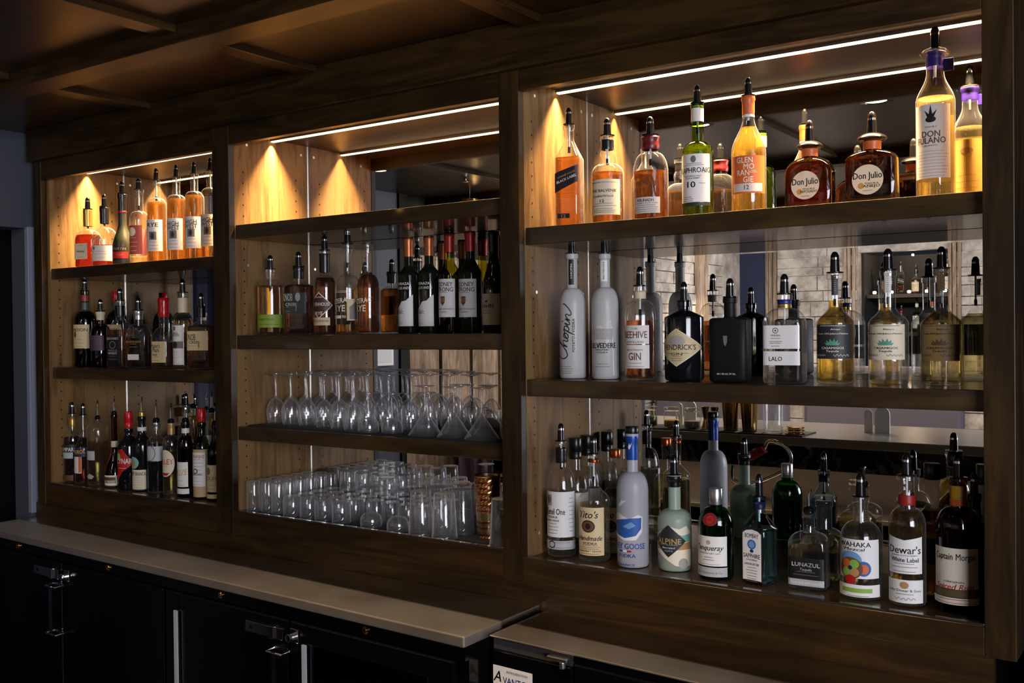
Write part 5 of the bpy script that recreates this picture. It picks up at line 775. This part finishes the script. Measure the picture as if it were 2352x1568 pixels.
place(wine, [(-1.845, .165, 'nearest behind the leftmost coupe'), (-1.835, .235, 'against the mirror behind the leftmost coupe'), (-1.775, .180, 'between two coupes'), (-1.77, .250, 'against the mirror behind the middle coupe'), (-1.70, .250, 'against the mirror behind the rear coupe'), (-1.635, .265, 'against the mirror behind the martini glasses'), (-1.385, .095, 'cut off by the post at the right end')],
      'upside-down wine glass %s', 'upside-down wine glasses', zs3, first=False)
coupe = stem_glass('coupe_glass', 'x', 'glass', [(.0288, 0), (.0292, .010), (.0285, .019), (.0255, .027), (.019, .033), (.010, .0365), (.004, .0385)], .1045, .0030, .0262, 'upside-down coupe glasses')
place(coupe, [(-1.848, .086, 'left'), (-1.776, .100, 'middle'), (-1.712, .170, 'right, rear')], '%s upside-down coupe glass in the group beside the wine glasses', 'upside-down coupe glasses', zs3)
mart = stem_glass('martini_glass', 'x', 'glass', [(.0445, 0), (.036, .0125), (.024, .031), (.012, .049), (.0045, .0595), (.003, .062)], .1275, .0029, .0275, 'upside-down martini glasses')
place(mart, [(-1.655, .092, 'first of the front three from the left'), (-1.563, .096, 'second of the front three'), (-1.470, .088, 'third of the front three, nearest the post'), (-1.606, .178, 'behind the first two front ones'), (-1.512, .182, 'behind the last two front ones'), (-1.420, .178, 'at the rear right by the post')], 'upside-down martini glass, %s', 'upside-down martini glasses', zs3)
# tumblers on the deck
hi = glass_mesh('highball_glass', [(.0205, 0), (.0203, .03), (.0196, .084), (.0186, .0862)]); tag(hi, 'x', 'glass')
sp = []
for c, (x, y) in enumerate([(-2.258, .040), (-2.214, .056), (-2.170, .054)]):
    for r in range(6): sp.append((x-.001*r, y+.0425*r, (ORD[c], ROW[r])))
place(hi, sp, 'upside-down highball glass by the left panel, %s from left in the %s row', 'upside-down highball glasses', zdk)
ro = glass_mesh('rocks_glass', [(.0258, 0), (.0262, .02), (.0245, .053), (.0232, .0548)]); tag(ro, 'x', 'glass')
sp = []
for c, (x, y) in enumerate([(-2.106, .048), (-2.046, .054), (-1.984, .050), (-1.918, .050)]):
    for r in range(4 if c == 0 else 5): sp.append((x-.001*r, y+.0535*r, (ORD[c], ROW[r])))
for c, x in enumerate((-1.855, -1.798, -1.741, -1.684)):
    for r in range(3): sp.append((x, .118+.0565*r, (ORD[c+4], ROW[r+1])))
place(ro, sp, 'upside-down rocks glass on the bar mat, %s from left in the %s row', 'upside-down rocks glasses', zdk)
sp = []
for c, x in enumerate((-2.049, -1.987, -1.9215, -1.858)):
    for r in range(2): sp.append((x, .214+.0535*r if c < 3 else .1745+.0565*(r+.0), (ORD[c], ('front', 'rear')[r])))
place(ro, sp, 'rocks glass stacked on top of other rocks glasses, %s from left in the %s row', 'rocks glasses stacked in a second layer', zdk+.0552, first=False)
place(coupe, [(-1.812, .053, 'left one by the tall tapered glasses'), (-1.712, .046, 'right one by the tall tapered glasses'), (-1.628, .215, 'rear one behind the tall tapered glasses'), (-1.545, .262, 'rear one behind the copper tumbler')], 'upside-down coupe glass on the bottom mat, %s', 'coupe glasses among the tumblers', zdk, first=False)
pint = glass_mesh('pint_glass', [(.0325, 0), (.031, .02), (.0262, .1085), (.0245, .1115)]); tag(pint, 'x', 'glass')
place(pint, [(-1.629, .040, 'front left of the cluster'), (-1.553, .040, 'front right of the cluster'), (-1.553, .112, 'right after the front pair, by the copper tumbler'), (-1.627, .114, 'second behind the front left one'), (-1.545, .186, 'rearmost of the cluster'), (-1.380, .046, 'cut off by the post at the right end')], 'upside-down tall tapered pint glass, %s', 'upside-down pint glasses', zdk)
# hammered copper tumbler
cm = thing('copper_tumbler', 'tall hammered copper tumbler standing upright at the right end of the glasses', 'cup', (-1.466, .105, zdk))
mb = MB(); n = 40; rows_ = []
for i in range(33):
    z = .150*i/32; r0 = .0265+.0065*(z/.15)
    if .3 < z/.15 < .38: r0 -= .001
    rows_.append([(( r0-(.0010 if (i % 3 == 1) else 0)*(1 if (k+(i//3) % 2) % 2 else .3)) , z) for k in range(n)])
for i, rw in enumerate(rows_): mb.v += [(r*math.cos(2*PI*k/n), r*math.sin(2*PI*k/n), z) for k, (r, z) in enumerate(rw)]
for i in range(len(rows_)-1):
    for k in range(n): j = (k+1) % n; mb.f.append((i*n+k, i*n+j, (i+1)*n+j, (i+1)*n+k)); mb.m.append(0)
mb.f.append(tuple(range(n))[::-1]); mb.m.append(0)
mb.build('body', 'copper', cm, smooth=False)
MB().lathe([(.0325, .150), (.0335, .152), (.0342, .1535), (.0335, .155), (.032, .1535), (.031, .12), (.027, .01), (.001, .009)], 32, cap0=False).build('lining', pbr('cup_lining', (.5, .36, .2), .3, metal=1.), cm, smooth=True)
# ------------------------------------------------------------------ under-counter refrigerators
def flat_text(mb, s, x, z, y, w, h, mi, sl=0., sh=0.):
    vs, fs = text_mesh(s); mb.add([(x+a*w+sh*b*h, y, z+b*h+sl*a*w) for a, b in vs], fs, mi)
def local_poly(origin, rz, pts):
    m = Matrix.Rotation(-rz, 3, 'Z'); return [tuple((m @ Vector((x-origin[0], y-origin[1], 0)))[:2]) for x, y in pts]
rz = -.041; O_ = (-1.25, -.28, 0)
f1 = thing('bar_refrigerator', 'long black under-counter refrigerator with brushed steel top and chrome latches', 'refrigerator', O_, rz)
m3 = Matrix.Rotation(rz, 3, 'Z')
def wpt(X, Y): v = m3 @ Vector((X, Y, 0)); return (v.x+O_[0], v.y+O_[1])
a, b = wpt(0, 0), wpt(-2.098, 0)
poly = local_poly(O_, rz, [a, b, (b[0], .010), (a[0]-.001, .010)])
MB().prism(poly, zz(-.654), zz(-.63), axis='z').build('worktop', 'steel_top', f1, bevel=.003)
MB().box(-2.09, -.004, .022, .27, .04, zz(-.656)).build('cabinet_body', 'black_gloss', f1)
MB().box(-2.09, -.004, .010, .021, zz(-.684), zz(-.655)).build('front_rail', 'black_gloss', f1)
for X in (-1.851, -1.336, -.817, -.294):
    MB().lathe([(.009, 0), (.009, -.003), (.0065, -.005), (.0065, -.0035), (.0035, -.0035), (.0035, -.006), (.001, -.006)], 16, c=(X, .010, zz(-.669)), axis='y').build('bolt', 'brass', f1, smooth=True)
def door(x0, x1, glass):
    m = MB(); z0, z1 = .10, zz(-.689); gx0, gx1, gz0, gz1 = x0+.062, x1-.075, .20, zz(-.738)
    if glass:
        m.box(x0, gx0, .006, .021, z0, z1); m.box(gx1, x1, .006, .021, z0, z1); m.box(gx0, gx1, .006, .021, z0, gz0); m.box(gx0, gx1, .006, .021, gz1, z1)
    else: m.box(x0, x1, .006, .021, z0, z1)
    d = m.build('door', 'black_gloss', f1, bevel=.004)
    if glass:
        MB().box(gx0, gx1, .011, .014, gz0, gz1).build('pane', 'night_glass', d)
        MB().box(gx0-.016, gx0-.002, .0015, .0058, gz0, gz1).build('edge_strip', pbr('pale_edge_strip', (.42, .46, .55), .35), d)
    return d
da = door(-2.085, -1.592, False); db = door(-1.582, -1.066, False); dc = door(-1.058, -.558, True); dd = door(-.548, -.034, True)
def latch(d, x0, x1, zc):
    m = MB(); m.prism([(x0, zc-.013), (x0+.003, zc+.013), (x1-.045, zc+.0125), (x1-.045, zc-.0135)], .0005, .004)
    m.box(x1-.047, x1-.028, -.004, .0055, zc-.015, zc+.015); m.box(x1-.028, x1, .0015, .0055, zc-.014, zc+.014)
    m.disc((x0+.022, .0004, zc), .006, 'y', 6, 1)
    for q in (-.008, .008): m.disc((x1-.012, .0013, zc+q), .003, 'y', 8, 1)
    m.build('latch', ['chrome', 'black'], d, bevel=.0006, fix=False)
def strike(d, x, zc):
    m = MB(); m.box(x-.015, x+.015, .003, .0055, zc-.016, zc+.016); m.lathe([(.008, 0), (.008, -.010), (.010, -.012), (.010, -.016), (.003, -.0165)], 14, c=(x-.004, .003, zc-.003), axis='y')
    m.build('strike', 'chrome', d, bevel=.0006)
def pull(d, x, z1, z0):
    m = MB()
    for z in (z1, z0):
        m.tube([(x-.028, .004, z), (x-.028, -.022, z-.003), (x+.026, -.022, z-.003), (x+.026, .004, z)], .0026, 8)
        m.box(x-.03, x+.03, .002, .0055, z-.004, z+.004)
    m.box(x-.007, x+.007, -.024, -.021, z0, z1); m.build('pull_handle', 'chrome', d)
latch(da, -1.745, -1.600, -.725+ZC); strike(db, -1.556, -.722+ZC); pull(da, -1.602, zz(-.754), zz(-.898))
latch(dc, -.710, -.570, -.726+ZC); strike(dd, -.530, -.722+ZC); pull(dc, -.573, zz(-.762), zz(-.905))
# what stands inside behind the glass doors
t = thing('beer_bottle', 'dark bottle with pale label seen dimly through the left glass door', 'bottle', (wpt(-.86, .16)[0], wpt(-.86, .16)[1], .5))
f1c = MB(); 
MB().lathe([(.03, 0), (.031, .004), (.031, .16), (.012, .22), (.012, .27), (.013, .275)], 20).build('glass_body', 'cap_greycap', t, smooth=True); MB().lathe([(.0315, .06), (.0315, .13)], 20, cap0=False, cap1=False).build('label', PM('cream'), t, smooth=True)
# right-hand refrigerator, a little lower
rz2 = -.055; O2 = (-1.238, -.205, 0)
f2 = thing('bar_refrigerator', 'shorter black refrigerator with polished steel top and white maker badge, lower right', 'refrigerator', O2, rz2)
m3 = Matrix.Rotation(rz2, 3, 'Z')
a = m3 @ Vector((0, 0, 0)); b = m3 @ Vector((.985, 0, 0))
poly = local_poly(O2, rz2, [(a.x+O2[0], a.y+O2[1]), (b.x+O2[0], b.y+O2[1]), (b.x+O2[0], .010), (a.x+O2[0], .010)])
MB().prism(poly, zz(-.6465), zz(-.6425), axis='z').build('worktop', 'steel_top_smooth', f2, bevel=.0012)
MB().box(.004, .98, .016, .20, .04, zz(-.648)).build('cabinet_body', 'black_gloss', f2)
m = MB(); m.box(.006, .208, .002, .016, .10, zz(-.672)); m.build('vent_panel', 'black_gloss', f2, bevel=.003)
m = MB(); m.box(.006, .208, .006, .016, zz(-.671), zz(-.650)); m.build('dusty_ledge', pbr('dusty_black', (.035, .03, .027), .9, bump=.6, bscale=900), f2)
m = MB(); m.box(.214, .978, .0, .0155, .10, zz(-.662)); d2 = m.build('door', 'black_gloss', f2, bevel=.004)
MB().box(.214, .978, .004, .0155, zz(-.660), zz(-.650)).build('front_rail', 'black_gloss', f2)
m = MB(); m.box(.156, .205, -.012, .004, zz(-.662), zz(-.652)); m.lathe([(.007, 0), (.007, .016)], 12, c=(.19, -.004, zz(-.676))); m.build('hinge_tab', 'alu', f2, bevel=.003)
m = MB(); bx0, bx1, bz0, bz1 = .008, .110, zz(-.752), zz(-.704); m.box(bx0, bx1, .0004, .002, bz0, bz1, 0)
cx_ = (bx0+bx1)/2
flat_text(m, 'A', bx0+.014, bz0+.027, .0002, .021, .023, 1, sh=.25); flat_text(m, 'VANTCO', bx0+.063, bz0+.021, .0002, .074, .0135, 2)
flat_text(m, 'REFRIGERATION', cx_+.012, bz1-.009, .0002, .054, .005, 3, sh=.2)
m.add([(bx0+.004+.094*t, .0002, bz0+.009-.006*math.sin(PI*t)+q*(.0012*math.sin(PI*t)+.0003)) for q in (-1, 1) for t in [i/12 for i in range(13)]], [(i, i+1, 14+i, 13+i) for i in range(12)], 1)
m.build('badge', [PM('white'), PM('ink'), PM('blue2'), PM('grey')], f2, fix=False)
# ------------------------------------------------------------------ the room behind the camera, seen in the mirrors
bar = thing('bar_counter', 'long dark marble bar counter with pale stone top, seen in the mirror', 'counter', (0, 0, 0))
def marble():
    m, t, o = nt('black_marble'); p = N(t, 'ShaderNodeBsdfPrincipled', Roughness=.18); t.links.new(p.outputs[0], o.inputs[0])
    tc = N(t, 'ShaderNodeTexCoord'); n = N(t, 'ShaderNodeTexNoise', Scale=2.6, Detail=8., Roughness=.6, Distortion=2.2); t.links.new(tc.outputs['Object'], n.inputs[0])
    r = ramp(t, n.outputs[0], [(.49, (.008, .008, .010)), (.515, (.28, .24, .20)), (.54, (.010, .009, .010))]); t.links.new(r.outputs[0], p.inputs['Base Color']); return m
MT['marble'] = marble()
MB().box(-3.35, 1.2, -2.42, -1.72, zz(-.515), zz(-.475)).build('top', pbr('pale_stone_top', (.36, .33, .31), .22), bar, bevel=.004)
MB().box(-3.35, 1.2, -2.30, -1.78, 0, zz(-.515)).build('front_panel', 'marble', bar)
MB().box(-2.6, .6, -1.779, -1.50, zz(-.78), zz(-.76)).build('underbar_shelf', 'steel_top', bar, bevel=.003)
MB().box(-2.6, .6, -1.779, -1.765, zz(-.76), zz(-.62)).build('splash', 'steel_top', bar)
MB().box(-2.6, .6, -1.53, -1.50, .05, zz(-.78)).build('speed_rail_front', 'black_gloss', bar)
zb = zz(-.475)
tag(MB().box(-2.28, -1.42, -1.92, -1.728, zb+.0002, zb+.006).build('bar_mat', 'black_matt'), 'black rubber bar mat under the jars and brass shakers', 'mat'); zb += .0064
jl = MT['cap_clearcap']
for i, (x, c, lab) in enumerate(((-2.19, (.10, .16, .02), 'green herbs'), (-2.07, (.80, .45, .04), 'orange peel'), (-1.965, (.45, .42, .38), 'white sugar'))):
    t = thing('garnish_jar', 'glass jar of %s with rubber-ringed lid on the bar' % lab, 'jar', (x, -1.80, zb), group='garnish jars on the bar')
    MB().lathe([(.034, 0), (.040, .006), (.041, .055), (.033, .072), (.032, .078)], 20).build('jar_body', G['clear'], t, smooth=True)
    MB().lathe([(.034, .003), (.037, .008), (.037, .034+.012*(i == 0)), (.03, .036+.016*(i == 0))], 16).build('contents', pbr('garnish_%d' % i, c, .7, bump=.8, bscale=80), t, smooth=True)
    MB().lathe([(.036, .079), (.038, .082), (.038, .094), (.03, .097)], 20).build('lid', jl, t, smooth=True)
for i, x in enumerate((-1.895, -1.848)):
    t = MB().lathe([(.017, 0), (.019, .001), (.009, .045), (.0095, .05), (.021, .105), (.0195, .105), (.008, .052), (.001, .05)], 20).build('jigger', 'brass', smooth=True); t.location = (x, -1.79, zb)
    tag(t, '%s polished brass double jigger standing on the bar mat' % ('left' if i == 0 else 'right'), 'jigger', 'brass jiggers')
for i, x in enumerate((-1.775, -1.685)):
    t = MB().lathe([(.030, 0), (.032, .002), (.043, .150), (.0445, .152), (.0425, .152), (.03, .004), (.001, .003)], 28).build('shaker_tin', 'brass', smooth=True); t.location = (x, -1.80, zb)
    tag(t, 'gold shaker tin %s' % ('beside the jiggers' if i == 0 else 'beside the cut-glass mixing glass'), 'shaker', 'gold shaker tins')
t = MB(); t.lathe([(.038, 0), (.042, .003), (.043, .13), (.0435, .14), (.041, .14), (.040, .012), (.001, .011)], 28)
for k in range(10):
    for s in (1, -1): t.tube([(.0432*math.cos(2*PI*k/10+s*q*.5), .0432*math.sin(2*PI*k/10+s*q*.5), .02+.08*q) for q in (0, .25, .5, .75, 1)], .0012, 4)
t = t.build('mixing_glass', GW, smooth=True); t.location = (-1.575, -1.80, zb); tag(t, 'cut-glass mixing glass with diamond pattern on the bar', 'glass')
st = thing('strainer', 'stack of gold cocktail strainers lying on the bar mat', 'strainer', (-1.475, -1.80, zb))
for k in range(3): MB().lathe([(.040, .012*k), (.042, .012*k+.002), (.040, .012*k+.006), (.03, .012*k+.008)], 20).build('strainer_disc', 'brass', st, smooth=True)
sg = thing('soda_gun', 'red soda gun with white buttons and looping steel hose on the bar front', 'dispenser', (-1.62, -1.68, zz(-.56)))
sg.rotation_euler = (0, math.radians(-30), 0)
MB().box(-.06, .06, -.02, .02, -.018, .018).build('handle', pbr('red_plastic', (.45, .03, .05), .3), sg, bevel=.006)
for k in range(6): MB().lathe([(.007, 0), (.007, .004), (.005, .006)], 10, c=(-.045+.03*(k//2), -.009+.018*(k % 2), .018)).build('button', 'white_pl', sg, smooth=True)
hose = [(.06, 0), (.10, .02), (.15, -.03), (.15, -.09), (.10, -.12), (-.02, -.115), (-.10, -.09), (-.13, -.05), (-.10, 0)]
MB().tube([(x, .004*i**.5, z) for i, (x, z) in enumerate(smooth_path(hose))], .009, 10).build('hose', 'chrome', sg, smooth=True)
lc = MB(); nn = 13
for i in range(nn):
    for j in range(8): lc.v.append((-3.27+.24*i/(nn-1), -1.70+.018*math.sin(i*1.7)+.012*math.sin(i*.6+j*.3), zz(-.60)-.034*j-.004*math.sin(i)))
for i in range(nn-1):
    for j in range(7): lc.f.append((i*8+j, i*8+j+1, (i+1)*8+j+1, (i+1)*8+j)); lc.m.append(0)
o = lc.build('bar_towel', 'lilac_cloth', smooth=True, fix=False); o.modifiers.new('thick', 'SOLIDIFY').thickness = .004; tag(o, 'lilac bar towel hanging on the bar front, seen in the mirror behind the tumblers', 'towel')
for i, x in enumerate((-2.115, -1.19)):
    t = thing('table_card', 'pair of white arched cards standing on the bar %s' % ('behind the jars' if i == 0 else 'beyond the rubber mat'), 'card', (x, -2.05, zz(-.4748)), group='arched white cards')
    for k, w in ((-.035, .018), (.025, .032)):
        P = [(k-w, 0), (k+w, 0), (k+w, .085)]+[(k+w*math.cos(a), .085+w*math.sin(a)) for a in [PI*q/8 for q in range(1, 8)]]+[(k-w, .085)]
        MB().prism(P, -.004, .004).build('card', 'white_pl', t)
# high-backed booths
for i, x in enumerate((-2.84, -1.72, -.6)):
    t = thing('booth_seat', 'high-backed grey upholstered booth seat, %s' % ('by the left wall', 'in the middle of the row', 'towards the right of the row')[i], 'seat', (x, -4.2, 0), group='upholstered booths')
    MB().box(-.5, .5, -.06, .06, .45, 1.30).build('backrest', 'grey_cloth', t, bevel=.03); MB().box(-.5, .5, -.55, -.06, .15, .47).build('seat', 'grey_cloth', t, bevel=.03); MB().box(-.49, .49, -.53, .04, 0, .15).build('base', 'black_matt', t)
# lit shelves in the far niche
struct(MB().box(-2.36, -1.62, -6.62, -6.6, zz(-.7), zz(.62)).build('wall_niche', 'dark_wall'))
for x in (-2.36, -1.62): struct(MB().box(x-.02, x+.02, -6.6, -6.101, zz(-.7), zz(.62)).build('wall_niche_side', 'dark_wall'))
for i, z in enumerate((.27, -.05)):
    s = MB().box(-2.335, -1.645, -6.55, -6.16, zz(z)-.03, zz(z)).build('niche_shelf', 'wood_h'); tag(s, '%s dark shelf in the far niche' % ('lit upper' if i == 0 else 'lower'), 'shelf', 'far niche shelves')
src = [o for o in bpy.data.objects if o.parent is None and o.name.startswith(('whisky_bottle', 'tequila_bottle.006'))][:6]
for i in range(5):
    o = src[i % len(src)]; x = -2.22+.125*i
    clone(o, (x, -6.32, zz(.27)+.0002), 2.6+.3*i, 'small lit bottle on the far niche shelf, %s from the left in the mirror' % ORD[i], 'bottles on the far niche shelf')
    clone(src[(i+2) % len(src)], (x, -6.34, zz(-.05)+.0002), 2.8+.3*i, 'dim bottle on the lower far niche shelf, %s from the left in the mirror' % ORD[i], 'bottles on the lower far niche shelf')
for i in range(5):
    t = thing('puck_light', 'tiny warm puck light on the far niche shelf edge, %s from the left' % ORD[i], 'light', (-2.28+.14*i, -6.2, zz(.27)+.0002), group='puck lights in the far niche')
    MB().lathe([(.018, 0), (.018, .006), (.012, .008)], 14).build('base', 'black', t, smooth=True); MB().lathe([(.012, .008), (.016, .020), (.010, .03)], 14).build('glow', 'warm_pane', t, smooth=True)
add_light('niche_lamp', 'POINT', (-1.99, -6.3, zz(.6)), 4.0, (1., .72, .45), shadow_soft_size=.008)
# wall panel and pendant
t = thing('wall_panel', 'white framed square panel on the blue-grey wall, seen in the mirror', 'panel', (XL, -1.20, zz(-.11)))
MB().box(.0, .014, -.075, .075, -.06, .06).build('frame', 'white_pl', t, bevel=.003); MB().box(.0141, .016, -.055, .055, -.042, .042).build('face', pbr('pale_panel', (.7, .72, .76), .3), t)
t = thing('pendant_lamp', 'brass cylinder pendant lamp hanging from the ceiling, seen in the mirror', 'lamp', (-3.02, -1.48, zz(CEIL)))
MB().lathe([(.004, -.045), (.004, 0)], 8).build('cord', 'black', t); MB().lathe([(.012, -.042), (.045, -.044), (.047, -.098), (.044, -.101), (.047, -.104), (.047, -.160), (.042, -.160), (.040, -.062), (.001, -.057)], 28).build('shade', 'brass', t, smooth=True)
t = thing('sprinkler_head', 'chrome sprinkler head on the wooden ceiling, seen in the mirror', 'sprinkler', (-2.72, -1.05, zz(CEIL)))
MB().lathe([(.03, 0), (.03, -.004), (.008, -.006), (.008, -.03), (.016, -.034), (.016, -.037), (.001, -.038)], 16).build('body', 'chrome', t, smooth=True)
